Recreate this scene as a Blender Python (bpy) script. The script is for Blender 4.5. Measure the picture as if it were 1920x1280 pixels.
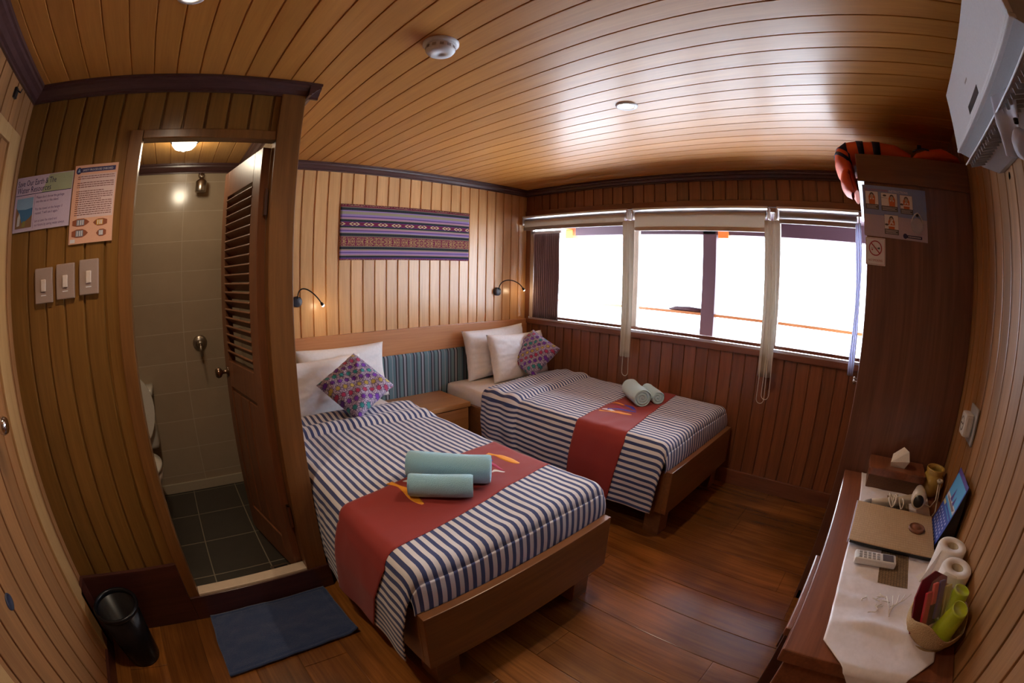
import bpy, bmesh, math, random
from mathutils import Vector, Matrix, noise
random.seed(7)
PI = math.pi
for o in list(bpy.data.objects): bpy.data.objects.remove(o)
SC = bpy.context.scene
COL = SC.collection

# ------------------------------------------------------------------ camera
cd = bpy.data.cameras.new('camera'); cam = bpy.data.objects.new('camera', cd); COL.objects.link(cam)
cd.type = 'PANO'
cd.sensor_fit = 'HORIZONTAL'
cd.sensor_width = 36.0
cd.sensor_height = 24.0
for holder in (cd, getattr(cd, 'cycles', None)):
    if holder is None: continue
    try:
        holder.panorama_type = 'FISHEYE_EQUISOLID'
        holder.fisheye_lens = 837.7*36/1920
        holder.fisheye_fov = PI
    except Exception: pass
cd.clip_start = 0.01
CR = Vector((0.72492, -0.68856, 0.019417)); CU = Vector((0.092858, 0.125614, 0.987724)); CF = Vector((0.682545, 0.714218, -0.154998))
M = Matrix.Identity(4)
for i in range(3):
    M[i][0] = CR[i]; M[i][1] = CU[i]; M[i][2] = -CF[i]
M[0][3], M[1][3], M[2][3] = -2.8542, -2.8292, 1.3626
cam.matrix_world = M
SC.camera = cam

# ------------------------------------------------------------------ daylight and exposure
W = bpy.data.worlds.new('sky'); SC.world = W; W.use_nodes = True
bg = W.node_tree.nodes['Background']
bg.inputs[0].default_value = (0.76, 0.86, 1.0, 1); bg.inputs[1].default_value = 12.5
SC.view_settings.view_transform = 'Standard'; SC.view_settings.look = 'None'
SC.view_settings.gamma = 1; SC.view_settings.use_curve_mapping = False
SC.view_settings.exposure = 0.35
SC.cycles.max_bounces = 10
SC.cycles.diffuse_bounces = 6
SC.cycles.sample_clamp_indirect = 6
SC.cycles.use_denoising = True
try: SC.cycles.denoiser = 'OPENIMAGEDENOISE'
except Exception: pass

# ------------------------------------------------------------------ materials
def nt(name):
    m = bpy.data.materials.new(name); m.use_nodes = True
    t = m.node_tree; b = t.nodes['Principled BSDF']
    return m, t, b
def N(t, kind, **kw):
    n = t.nodes.new(kind)
    for k, v in kw.items():
        if k.startswith('i_'): n.inputs[k[2:]].default_value = v
        elif k[0] == 'n' and k[1:].isdigit(): n.inputs[int(k[1:])].default_value = v
        else: setattr(n, k, v)
    return n
def math_(t, op, a, b=None, c=None):
    n = t.nodes.new('ShaderNodeMath'); n.operation = op
    for i, x in enumerate((a, b, c)):
        if x is None: continue
        if hasattr(x, 'node'): t.links.new(x, n.inputs[i])
        else: n.inputs[i].default_value = x
    return n.outputs[0]
def mixc(t, f, a, b, mode='MIX'):
    n = t.nodes.new('ShaderNodeMix'); n.data_type = 'RGBA'; n.blend_type = mode
    for s, x in ((0, f), (6, a), (7, b)):
        if hasattr(x, 'node'): t.links.new(x, n.inputs[s])
        elif s == 0: n.inputs[0].default_value = x
        else: n.inputs[s].default_value = (*x[:3], 1)
    return n.outputs[2]
def ramp(t, f, stops, mode='LINEAR'):
    n = t.nodes.new('ShaderNodeValToRGB'); n.color_ramp.interpolation = mode
    while len(n.color_ramp.elements) < len(stops): n.color_ramp.elements.new(0.5)
    for e, (p, c) in zip(n.color_ramp.elements, stops):
        e.position = p; e.color = (*c[:3], 1)
    t.links.new(f, n.inputs[0]); return n.outputs[0]
def objco(t):
    return t.nodes.new('ShaderNodeTexCoord').outputs['Object']
def sep(t, v):
    n = t.nodes.new('ShaderNodeSeparateXYZ'); t.links.new(v, n.inputs[0]); return n.outputs
def bump(t, b, h, s, d=0.002):
    n = t.nodes.new('ShaderNodeBump'); n.inputs['Strength'].default_value = s; n.inputs['Distance'].default_value = d
    t.links.new(h, n.inputs['Height']); t.links.new(n.outputs[0], b.inputs['Normal'])

def plain(name, c, rough=0.5, metal=0.0, spec=None, coat=0.0, trans=0.0, emit=None, es=0.0, bumpy=0, bscale=200, alpha=None, sheen=0):
    m, t, b = nt(name)
    b.inputs['Base Color'].default_value = (*c, 1); b.inputs['Roughness'].default_value = rough
    b.inputs['Metallic'].default_value = metal
    if coat: b.inputs['Coat Weight'].default_value = coat; b.inputs['Coat Roughness'].default_value = 0.1
    if trans: b.inputs['Transmission Weight'].default_value = trans
    if spec is not None: b.inputs['Specular IOR Level'].default_value = spec
    if emit: b.inputs['Emission Color'].default_value = (*emit, 1); b.inputs['Emission Strength'].default_value = es
    if sheen: b.inputs['Sheen Weight'].default_value = sheen
    if alpha is not None: b.inputs['Alpha'].default_value = alpha
    # a fine tonal unevenness keeps every surface procedural rather than flat
    if not emit and not trans:
        no = N(t, 'ShaderNodeTexNoise'); no.inputs['Scale'].default_value = bscale; no.inputs['Detail'].default_value = 3
        t.links.new(objco(t), no.inputs['Vector'])
        t.links.new(mixc(t, no.outputs['Fac'], [x*0.9 for x in c], [min(1, x*1.08) for x in c]), b.inputs['Base Color'])
        if bumpy: bump(t, b, no.outputs['Fac'], bumpy, 0.004 if bumpy >= 1 else 0.002)
    return m

def cloth_thin(name, c, k=0.5):
    m, t, b = nt(name); b.inputs['Base Color'].default_value = (*c, 1); b.inputs['Roughness'].default_value = 0.85; b.inputs['Specular IOR Level'].default_value = 0.2
    o = t.nodes['Material Output']; tr = t.nodes.new('ShaderNodeBsdfTranslucent'); tr.inputs[0].default_value = (*c, 1); mx = t.nodes.new('ShaderNodeMixShader'); mx.inputs[0].default_value = k
    no = N(t, 'ShaderNodeTexNoise'); no.inputs['Scale'].default_value = 500; t.links.new(objco(t), no.inputs['Vector']); bump(t, b, no.outputs['Fac'], 0.3, 0.001)
    t.links.new(b.outputs[0], mx.inputs[1]); t.links.new(tr.outputs[0], mx.inputs[2]); t.links.new(mx.outputs[0], o.inputs[0]); return m

def wood(name, dark, light, axis='z', rough=0.38, pitch=None, across='x', var=0.35, grain=1.0, coat=0.25, offs=0.0, knots=0.0, spec=0.5):
    """grain runs along axis; with pitch, each board across the other axis gets its own tone and figure"""
    m, t, b = nt(name)
    co = objco(t); s = sep(t, co); ix = {'x': 0, 'y': 1, 'z': 2}
    off = t.nodes.new('ShaderNodeCombineXYZ')
    if pitch:
        k = math_(t, 'FLOOR', math_(t, 'DIVIDE', math_(t, 'ADD', s[ix[across]], offs), pitch))
        wn = N(t, 'ShaderNodeTexWhiteNoise', noise_dimensions='1D'); t.links.new(k, wn.inputs['W'])
        rnd = wn.outputs['Value']
        t.links.new(math_(t, 'MULTIPLY', rnd, 37.0), off.inputs[0]); t.links.new(math_(t, 'MULTIPLY', rnd, 11.0), off.inputs[2])
        t.links.new(math_(t, 'MULTIPLY', rnd, 23.0), off.inputs[1])
    add = N(t, 'ShaderNodeVectorMath', operation='ADD'); t.links.new(co, add.inputs[0]); t.links.new(off.outputs[0], add.inputs[1])
    mp = N(t, 'ShaderNodeMapping'); sc = [22*grain]*3; sc[ix[axis]] = 1.3*grain; mp.inputs['Scale'].default_value = sc
    t.links.new(add.outputs[0], mp.inputs['Vector'])
    n1 = N(t, 'ShaderNodeTexNoise'); n1.inputs['Scale'].default_value = 1.6; n1.inputs['Detail'].default_value = 6; n1.inputs['Roughness'].default_value = 0.65
    n1.inputs['Distortion'].default_value = 0.6
    t.links.new(mp.outputs[0], n1.inputs['Vector'])
    mp2 = N(t, 'ShaderNodeMapping'); sc = [170*grain]*3; sc[ix[axis]] = 5*grain; mp2.inputs['Scale'].default_value = sc
    t.links.new(add.outputs[0], mp2.inputs['Vector'])
    n2 = N(t, 'ShaderNodeTexNoise'); n2.inputs['Scale'].default_value = 1.0; n2.inputs['Detail'].default_value = 3
    t.links.new(mp2.outputs[0], n2.inputs['Vector'])
    f = math_(t, 'ADD', math_(t, 'MULTIPLY', n1.outputs['Fac'], 0.7), math_(t, 'MULTIPLY', n2.outputs['Fac'], 0.3))
    c = ramp(t, f, [(0.33, dark), (0.68, light)])
    if pitch:
        g = math_(t, 'ADD', math_(t, 'MULTIPLY', rnd, var), 1 - var*0.5)
        hs = N(t, 'ShaderNodeHueSaturation'); t.links.new(c, hs.inputs['Color']); t.links.new(g, hs.inputs['Value']); c = hs.outputs[0]
    if knots:
        v = N(t, 'ShaderNodeTexNoise'); v.inputs['Scale'].default_value = 2.3; v.inputs['Detail'].default_value = 2
        t.links.new(add.outputs[0], v.inputs['Vector'])
        kf = ramp(t, v.outputs['Fac'], [(0.40, (1, 1, 1)), (0.62, (0, 0, 0))])
        c = mixc(t, math_(t, 'MULTIPLY', kf, knots), c, [x*0.35 for x in dark])
    t.links.new(c, b.inputs['Base Color'])
    b.inputs['Roughness'].default_value = rough
    b.inputs['Specular IOR Level'].default_value = spec
    if coat: b.inputs['Coat Weight'].default_value = coat; b.inputs['Coat Roughness'].default_value = 0.22
    bump(t, b, n2.outputs['Fac'], 0.15, 0.001)
    return m

def stripes(name, stops, pitch, axis='u', rough=0.85, bmp=0.25, weave=900):
    m, t, b = nt(name)
    uv = t.nodes.new('ShaderNodeUVMap').outputs[0]; s = sep(t, uv)
    f = math_(t, 'FRACT', math_(t, 'DIVIDE', s[0 if axis == 'u' else 1], pitch))
    c = ramp(t, f, stops, 'CONSTANT')
    no = N(t, 'ShaderNodeTexNoise'); no.inputs['Scale'].default_value = weave; no.inputs['Detail'].default_value = 1
    t.links.new(uv, no.inputs['Vector'])
    c = mixc(t, math_(t, 'MULTIPLY', no.outputs['Fac'], 0.22), c, (0.25, 0.25, 0.28))
    t.links.new(c, b.inputs['Base Color']); b.inputs['Roughness'].default_value = rough
    b.inputs['Specular IOR Level'].default_value = 0.2; b.inputs['Sheen Weight'].default_value = 0.15
    bump(t, b, no.outputs['Fac'], bmp, 0.001)
    return m

def cushion_mat(name):
    m, t, b = nt(name)
    mp = N(t, 'ShaderNodeMapping'); mp.inputs['Rotation'].default_value = (0, 0, math.radians(32)); mp.inputs['Scale'].default_value = (7.5, 7.5, 1)
    t.links.new(t.nodes.new('ShaderNodeUVMap').outputs[0], mp.inputs[0]); s = sep(t, mp.outputs[0])
    row = math_(t, 'FLOOR', s[1])
    x = math_(t, 'ABSOLUTE', math_(t, 'SUBTRACT', math_(t, 'FRACT', math_(t, 'ADD', s[0], math_(t, 'MULTIPLY', row, 0.5))), 0.5))
    y = math_(t, 'ABSOLUTE', math_(t, 'SUBTRACT', math_(t, 'FRACT', s[1]), 0.5))
    def tip(p, q): return math_(t, 'ADD', math_(t, 'ADD', p, q), math_(t, 'MULTIPLY', math_(t, 'MINIMUM', p, q), 1.0))
    xd = math_(t, 'MULTIPLY', math_(t, 'ADD', x, y), 0.7071); yd = math_(t, 'MULTIPLY', math_(t, 'ABSOLUTE', math_(t, 'SUBTRACT', x, y)), 0.7071)
    d = math_(t, 'MINIMUM', tip(x, y), tip(xd, yd))
    rf = math_(t, 'FRACT', math_(t, 'DIVIDE', math_(t, 'ADD', row, 0.5), 5.0))
    rc = ramp(t, rf, [(0, (0.16, 0.02, 0.42)), (0.2, (0.02, 0.28, 0.30)), (0.4, (0.16, 0.02, 0.42)), (0.6, (0.45, 0.03, 0.12)), (0.8, (0.50, 0.38, 0.08))], 'CONSTANT')
    no = N(t, 'ShaderNodeTexNoise'); no.inputs['Scale'].default_value = 6; t.links.new(mp.outputs[0], no.inputs['Vector'])
    base = mixc(t, ramp(t, no.outputs['Fac'], [(0.46, (0, 0, 0)), (0.5, (1, 1, 1))]), (0.56, 0.48, 0.62), (0.22, 0.17, 0.30))
    c = mixc(t, ramp(t, d, [(0.0, (1, 1, 1)), (0.47, (0, 0, 0))], 'CONSTANT'), base, (0.02, 0.015, 0.08))
    c = mixc(t, ramp(t, d, [(0.0, (1, 1, 1)), (0.37, (0, 0, 0))], 'CONSTANT'), c, rc)
    t.links.new(c, b.inputs['Base Color']); b.inputs['Roughness'].default_value = 0.7; b.inputs['Sheen Weight'].default_value = 0.2
    return m

def textile_mat(name):
    m, t, b = nt(name)
    s = sep(t, t.nodes.new('ShaderNodeUVMap').outputs[0]); u, v = s[0], s[1]
    K = (0.015, 0.02, 0.03); P = (0.30, 0.20, 0.42); Q = (0.10, 0.05, 0.22); R = (0.42, 0.22, 0.30); G = (0.30, 0.26, 0.17); B_ = (0.17, 0.01, 0.05)
    bands = [(0, B_), (.025, Q), (.04, K), (.075, G), (.085, R), (.105, P), (.125, Q), (.14, P), (.16, R), (.175, G), (.19, K), (.235, G), (.245, B_), (.415, G), (.425, K), (.475, G), (.485, P), (.515, Q), (.535, R), (.56, G), (.575, K), (.605, Q), (.61, B_), (.675, Q), (.68, K), (.72, G), (.73, R), (.76, Q), (.78, P), (.815, G), (.83, G), (.865, P), (.885, K), (.935, G), (.945, B_)]
    # the ramp holds 32 stops: split in two
    lo = [x for x in bands if x[0] < 0.42]; hi = [x for x in bands if x[0] >= 0.42]
    c1 = ramp(t, v, lo, 'CONSTANT'); c2 = ramp(t, v, [(0, G)] + hi, 'CONSTANT')
    c = mixc(t, math_(t, 'GREATER_THAN', v, 0.42), c1, c2)
    # ikat motifs: mirrored noise in the wide red band and small lozenges in the narrow one
    def tri(x, p): return math_(t, 'PINGPONG', x, p)
    cx = t.nodes.new('ShaderNodeCombineXYZ')
    t.links.new(math_(t, 'MULTIPLY', tri(math_(t, 'ADD', u, 0.15), 0.47), 9.0), cx.inputs[0])
    t.links.new(math_(t, 'MULTIPLY', math_(t, 'ABSOLUTE', math_(t, 'SUBTRACT', v, 0.33)), 30.0), cx.inputs[1])
    no = N(t, 'ShaderNodeTexNoise'); no.inputs['Scale'].default_value = 1.3; no.inputs['Detail'].default_value = 2; t.links.new(cx.outputs[0], no.inputs['Vector'])
    ring = math_(t, 'SINE', math_(t, 'MULTIPLY', no.outputs['Fac'], 30.0))
    inb = math_(t, 'MULTIPLY', math_(t, 'GREATER_THAN', v, 0.255), math_(t, 'LESS_THAN', v, 0.405))
    c = mixc(t, math_(t, 'MULTIPLY', inb, math_(t, 'GREATER_THAN', ring, 0.55)), c, (0.48, 0.33, 0.12))
    lx = math_(t, 'MULTIPLY', tri(u, 0.145), 0.5); ly = math_(t, 'ABSOLUTE', math_(t, 'SUBTRACT', v, 0.642))
    dd = math_(t, 'ADD', lx, ly)
    mot = math_(t, 'MULTIPLY', math_(t, 'GREATER_THAN', math_(t, 'SINE', math_(t, 'MULTIPLY', dd, 170.0)), 0.1), math_(t, 'LESS_THAN', dd, 0.06))
    inb2 = math_(t, 'MULTIPLY', math_(t, 'GREATER_THAN', v, 0.612), math_(t, 'LESS_THAN', v, 0.672))
    c = mixc(t, math_(t, 'MULTIPLY', inb2, mot), c, (0.62, 0.50, 0.26))
    ed = math_(t, 'ADD', math_(t, 'GREATER_THAN', v, 0.965), math_(t, 'LESS_THAN', v, 0.02))
    c = mixc(t, math_(t, 'MULTIPLY', ed, math_(t, 'GREATER_THAN', ring, 0.5)), c, (0.45, 0.33, 0.18))
    # dotted weave line
    dash = math_(t, 'GREATER_THAN', math_(t, 'FRACT', math_(t, 'MULTIPLY', u, 45.0)), 0.6)
    c = mixc(t, math_(t, 'MULTIPLY', dash, 0.08), c, (0.45, 0.38, 0.30))
    t.links.new(c, b.inputs['Base Color']); b.inputs['Roughness'].default_value = 0.85; b.inputs['Specular IOR Level'].default_value = 0.15
    wv = N(t, 'ShaderNodeTexNoise'); wv.inputs['Scale'].default_value = 400; t.links.new(objco(t), wv.inputs['Vector']); bump(t, b, wv.outputs['Fac'], 0.3, 0.001)
    return m

def tile_mat(name, c1, c2, grout, w, h, ax, off=(0, 0), rough=0.3, mortar=0.006, bmp=0.6):
    m, t, b = nt(name); s = sep(t, objco(t))
    i, j = {'x': 0, 'y': 1, 'z': 2}[ax[0]], {'x': 0, 'y': 1, 'z': 2}[ax[1]]
    a = math_(t, 'DIVIDE', math_(t, 'ADD', s[i], off[0]), w); c_ = math_(t, 'DIVIDE', math_(t, 'ADD', s[j], off[1]), h)
    fa = math_(t, 'ABSOLUTE', math_(t, 'SUBTRACT', math_(t, 'FRACT', a), 0.5)); fc = math_(t, 'ABSOLUTE', math_(t, 'SUBTRACT', math_(t, 'FRACT', c_), 0.5))
    g = math_(t, 'MAXIMUM', math_(t, 'GREATER_THAN', fa, 0.5 - mortar/w/2), math_(t, 'GREATER_THAN', fc, 0.5 - mortar/h/2))
    wn = N(t, 'ShaderNodeTexWhiteNoise', noise_dimensions='2D'); cb = t.nodes.new('ShaderNodeCombineXYZ')
    t.links.new(math_(t, 'FLOOR', a), cb.inputs[0]); t.links.new(math_(t, 'FLOOR', c_), cb.inputs[1]); t.links.new(cb.outputs[0], wn.inputs['Vector'])
    no = N(t, 'ShaderNodeTexNoise'); no.inputs['Scale'].default_value = 9; no.inputs['Detail'].default_value = 8; no.inputs['Roughness'].default_value = 0.7
    t.links.new(objco(t), no.inputs['Vector'])
    f = math_(t, 'ADD', math_(t, 'MULTIPLY', no.outputs['Fac'], 0.8), math_(t, 'MULTIPLY', wn.outputs['Value'], 0.2))
    c = mixc(t, g, mixc(t, f, c1, c2), grout)
    t.links.new(c, b.inputs['Base Color']); b.inputs['Roughness'].default_value = rough
    bump(t, b, math_(t, 'SUBTRACT', 1.0, g), bmp, 0.002)
    return m

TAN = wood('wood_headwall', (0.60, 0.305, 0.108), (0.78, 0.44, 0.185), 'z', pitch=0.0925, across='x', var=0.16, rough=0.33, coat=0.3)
CEIL = wood('wood_ceiling', (0.44, 0.17, 0.030), (0.58, 0.25, 0.052), 'y', pitch=0.0925, across='x', var=0.14, rough=0.45, coat=0.12, grain=0.9)
REDW = wood('wood_window_wall_backlit', (0.16, 0.052, 0.024), (0.29, 0.105, 0.046), 'z', pitch=0.0925, across='y', var=0.35, rough=0.32, coat=0.3)  # darker and redder than the head wall: back-lit shade put into the colour
BATHW = wood('wood_bath_front', (0.15, 0.066, 0.012), (0.24, 0.112, 0.024), 'z', pitch=0.088, across='x', var=0.15, rough=0.35, coat=0.25, offs=3.6)
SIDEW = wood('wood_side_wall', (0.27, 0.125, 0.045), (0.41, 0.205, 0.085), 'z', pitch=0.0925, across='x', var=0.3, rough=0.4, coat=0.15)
LEFTW = wood('wood_left_wall', (0.24, 0.10, 0.035), (0.36, 0.165, 0.06), 'z', pitch=0.0925, across='y', var=0.25, rough=0.4, coat=0.15)
JAMB = wood('wood_jamb', (0.13, 0.05, 0.012), (0.22, 0.092, 0.024), 'z', rough=0.35, coat=0.3)
PALE = wood('wood_pale_trim', (0.36, 0.19, 0.07), (0.46, 0.27, 0.11), 'z', rough=0.45, coat=0.1)
DARKT = wood('wood_dark_trim', (0.055, 0.022, 0.022), (0.085, 0.036, 0.034), 'x', rough=0.35, coat=0.25)
BASEB = wood('wood_baseboard', (0.045, 0.013, 0.011), (0.08, 0.024, 0.018), 'x', rough=0.3, coat=0.4)
REDT = wood('wood_red_trim', (0.14, 0.045, 0.025), (0.24, 0.085, 0.045), 'y', rough=0.3, coat=0.35)
DOORW = wood('wood_louvre_door', (0.13, 0.045, 0.018), (0.23, 0.085, 0.032), 'z', rough=0.4, coat=0.2)
HEADB = wood('wood_headboard', (0.46, 0.18, 0.065), (0.60, 0.27, 0.11), 'x', rough=0.35, coat=0.3, grain=0.6)
BEDW = wood('wood_bed_frame', (0.15, 0.056, 0.018), (0.25, 0.10, 0.032), 'x', rough=0.35, coat=0.3, grain=0.7)
NIGHT = wood('wood_nightstand', (0.34, 0.145, 0.05), (0.46, 0.22, 0.08), 'x', rough=0.3, coat=0.35, grain=0.7)
WARD = wood('wood_wardrobe', (0.10, 0.040, 0.029), (0.25, 0.105, 0.066), 'z', rough=0.32, coat=0.3, grain=0.45)
WARDT = wood('wood_wardrobe_top', (0.11, 0.038, 0.02), (0.20, 0.078, 0.036), 'y', rough=0.35, coat=0.25, grain=0.6)
DESK = wood('wood_desk', (0.15, 0.048, 0.026), (0.29, 0.105, 0.052), 'x', rough=0.28, coat=0.4, grain=0.7)
FLOORM = wood('wood_floor', (0.14, 0.045, 0.008), (0.36, 0.135, 0.026), 'y', pitch=0.19, across='x', var=0.4, rough=0.25, coat=0.35, offs=0.08, grain=0.7, knots=0.55)
BATHC = wood('wood_bath_ceiling', (0.46, 0.22, 0.06), (0.60, 0.32, 0.10), 'y', pitch=0.0925, across='x', var=0.15, rough=0.4)
TILEW = tile_mat('beige_wall_tile', (0.34, 0.26, 0.18), (0.43, 0.34, 0.24), (0.52, 0.43, 0.32), 0.40, 0.176, ('x', 'z'), (2.842, -1.24+0.176*8), rough=0.18, mortar=0.004)
TILES = tile_mat('beige_side_tile', (0.34, 0.26, 0.18), (0.43, 0.34, 0.24), (0.52, 0.43, 0.32), 0.40, 0.176, ('y', 'z'), (2.842, -1.24+0.176*8), rough=0.18, mortar=0.004)
TILEF = tile_mat('slate_floor_tile', (0.026, 0.022, 0.018), (0.05, 0.043, 0.034), (0.20, 0.17, 0.12), 0.30, 0.31, ('x', 'y'), (2.95+0.6, 1.01+0.31), rough=0.35, mortar=0.006)
WHITE = plain('white_enamel', (0.72, 0.72, 0.74), 0.35)
ACW = plain('air_conditioner_white', (0.62, 0.62, 0.66), 0.35)
ACG = plain('ac_shade_and_plain_grey', (0.36, 0.36, 0.38), 0.4)  # shade colour of the white AC housing; real grey on small plastic parts
PLATE = plain('switch_plate_taupe', (0.33, 0.24, 0.20), 0.35)
BLACK = plain('black_plastic', (0.012, 0.012, 0.014), 0.3)
GLOSSB = plain('gloss_black_plastic', (0.005, 0.0055, 0.008), 0.28, spec=0.35)
NAVYB = plain('dark_blue_metal', (0.03, 0.035, 0.06), 0.4)
CHROME = plain('chrome', (0.75, 0.75, 0.78), 0.12, metal=1)
NICKEL = plain('aged_nickel', (0.42, 0.36, 0.30), 0.3, metal=1)
BRONZE = plain('bronze_knob', (0.30, 0.20, 0.14), 0.28, metal=1)
ALU = plain('aluminium_sill', (0.62, 0.60, 0.66), 0.3, metal=0.6)
BEIGE = cloth_thin('beige_blind_fabric', (0.62, 0.57, 0.50), 0.25)
BEIGEF = plain('beige_window_frame', (0.50, 0.40, 0.34), 0.45)
GREYT = plain('grey_blind_tube', (0.30, 0.26, 0.25), 0.5)
CORD = plain('white_cord', (0.72, 0.68, 0.62), 0.6)
LINEN = plain('white_linen', (0.86, 0.84, 0.86), 0.9, bumpy=0.15, bscale=60, sheen=0.2)
SHEET = plain('cream_sheet', (0.74, 0.68, 0.66), 0.9, bumpy=0.15, bscale=60)
RED = plain('red_runner_cloth', (0.29, 0.026, 0.022), 0.8, bumpy=0.2, bscale=500, sheen=0.1)
PORC = plain('porcelain', (0.66, 0.62, 0.55), 0.12, coat=0.5)
MARBLE = plain('pale_threshold_stone', (0.62, 0.50, 0.38), 0.35, bscale=30)
SKIRT = plain('tile_skirting', (0.44, 0.37, 0.27), 0.3)
TOWELA = plain('aqua_terry', (0.36, 0.72, 0.98), 0.95, bumpy=1.0, bscale=350, sheen=0.5)
TOWELB = plain('pale_green_terry', (0.50, 0.74, 0.84), 0.95, bumpy=1.0, bscale=350, sheen=0.5)
MATB = plain('navy_terry', (0.02, 0.05, 0.15), 0.95, bumpy=1.0, bscale=320, sheen=0.35)
ORANGE = plain('life_jacket_orange', (0.75, 0.11, 0.03), 0.65, bumpy=0.2, bscale=40)
NAVY = plain('navy_webbing', (0.012, 0.016, 0.075), 0.7)
GOLDEN = plain('applique_orange', (0.85, 0.33, 0.02), 0.6); BLUEP = plain('applique_blue', (0.06, 0.05, 0.45), 0.6)
MAGP = plain('applique_magenta', (0.42, 0.01, 0.08), 0.6); WHP = plain('applique_white', (0.75, 0.70, 0.70), 0.6)
CURT = stripes('brown_pleated_curtain', [(0, (0.22, 0.13, 0.115)), (0.45, (0.36, 0.24, 0.22)), (0.8, (0.15, 0.085, 0.08))], 0.016)
_t = CURT.node_tree; _b = _t.nodes['Principled BSDF']; _o = _t.nodes['Material Output']; _tl = _t.nodes.new('ShaderNodeBsdfTranslucent'); _m = _t.nodes.new('ShaderNodeMixShader'); _m.inputs[0].default_value = 0.35
_t.links.new(_b.inputs['Base Color'].links[0].from_socket, _tl.inputs[0]); _t.links.new(_b.outputs[0], _m.inputs[1]); _t.links.new(_tl.outputs[0], _m.inputs[2]); _t.links.new(_m.outputs[0], _o.inputs[0])
SHEER = cloth_thin('sheer_white_curtain', (0.75, 0.75, 0.86), 0.5)
BUFF = plain('yellow_glaze', (0.50, 0.33, 0.08), 0.12, coat=0.7)
LIME = plain('lime_plastic', (0.42, 0.52, 0.02), 0.25, coat=0.4)
PAPER = plain('tissue_white', (0.80, 0.76, 0.74), 0.9)
RATTAN = plain('woven_straw', (0.47, 0.31, 0.15), 0.8, bumpy=1.0, bscale=260)
COASTER = plain('brown_coaster_wood', (0.22, 0.09, 0.05), 0.5, bscale=60)
CLOTHW = plain('white_satin', (0.82, 0.78, 0.84), 0.36, bumpy=0.1, bscale=80, sheen=0.2)
GLASS, _t, _b = nt('window_glass')
_t.nodes.clear(); _o = _t.nodes.new('ShaderNodeOutputMaterial'); _m = _t.nodes.new('ShaderNodeMixShader'); _tr = _t.nodes.new('ShaderNodeBsdfTransparent'); _gl = _t.nodes.new('ShaderNodeBsdfGlossy')
_gl.inputs['Roughness'].default_value = 0.02; _lw = _t.nodes.new('ShaderNodeLayerWeight'); _lw.inputs[0].default_value = 0.1
_t.links.new(_lw.outputs['Fresnel'], _m.inputs[0]); _t.links.new(_tr.outputs[0], _m.inputs[1]); _t.links.new(_gl.outputs[0], _m.inputs[2]); _t.links.new(_m.outputs[0], _o.inputs[0])
def emis(name, c, s):
    m, t, b = nt(name); b.inputs['Base Color'].default_value = (*c, 1); b.inputs['Emission Color'].default_value = (*c, 1); b.inputs['Emission Strength'].default_value = s; return m
BULB = emis('lit_downlight', (1.0, 0.86, 0.70), 14)
LED = emis('lit_reading_led', (1.0, 0.85, 0.68), 25)
BLAMP = emis('lit_bath_globe', (1.0, 0.92, 0.78), 5)
NAVYC = (0.025, 0.045, 0.17)
STRIPE = stripes('navy_white_stripe', [(0, (0.74, 0.72, 0.76)), (0.52, NAVYC)], 0.0335)
UPH = stripes('blue_striped_upholstery', [(0, (0.05, 0.085, 0.11)), (.10, (0.14, 0.25, 0.28)), (.26, (0.02, 0.025, 0.045)), (.33, (0.33, 0.34, 0.40)), (.43, (0.02, 0.03, 0.05)), (.50, (0.13, 0.23, 0.27)), (.68, (0.30, 0.33, 0.38)), (.73, (0.10, 0.19, 0.23)), (.86, (0.018, 0.02, 0.04)), (.93, (0.25, 0.27, 0.33))], 0.155, weave=300)
CUSH = cushion_mat('woven_star_cushion')
IKAT = textile_mat('ikat_textile')

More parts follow.
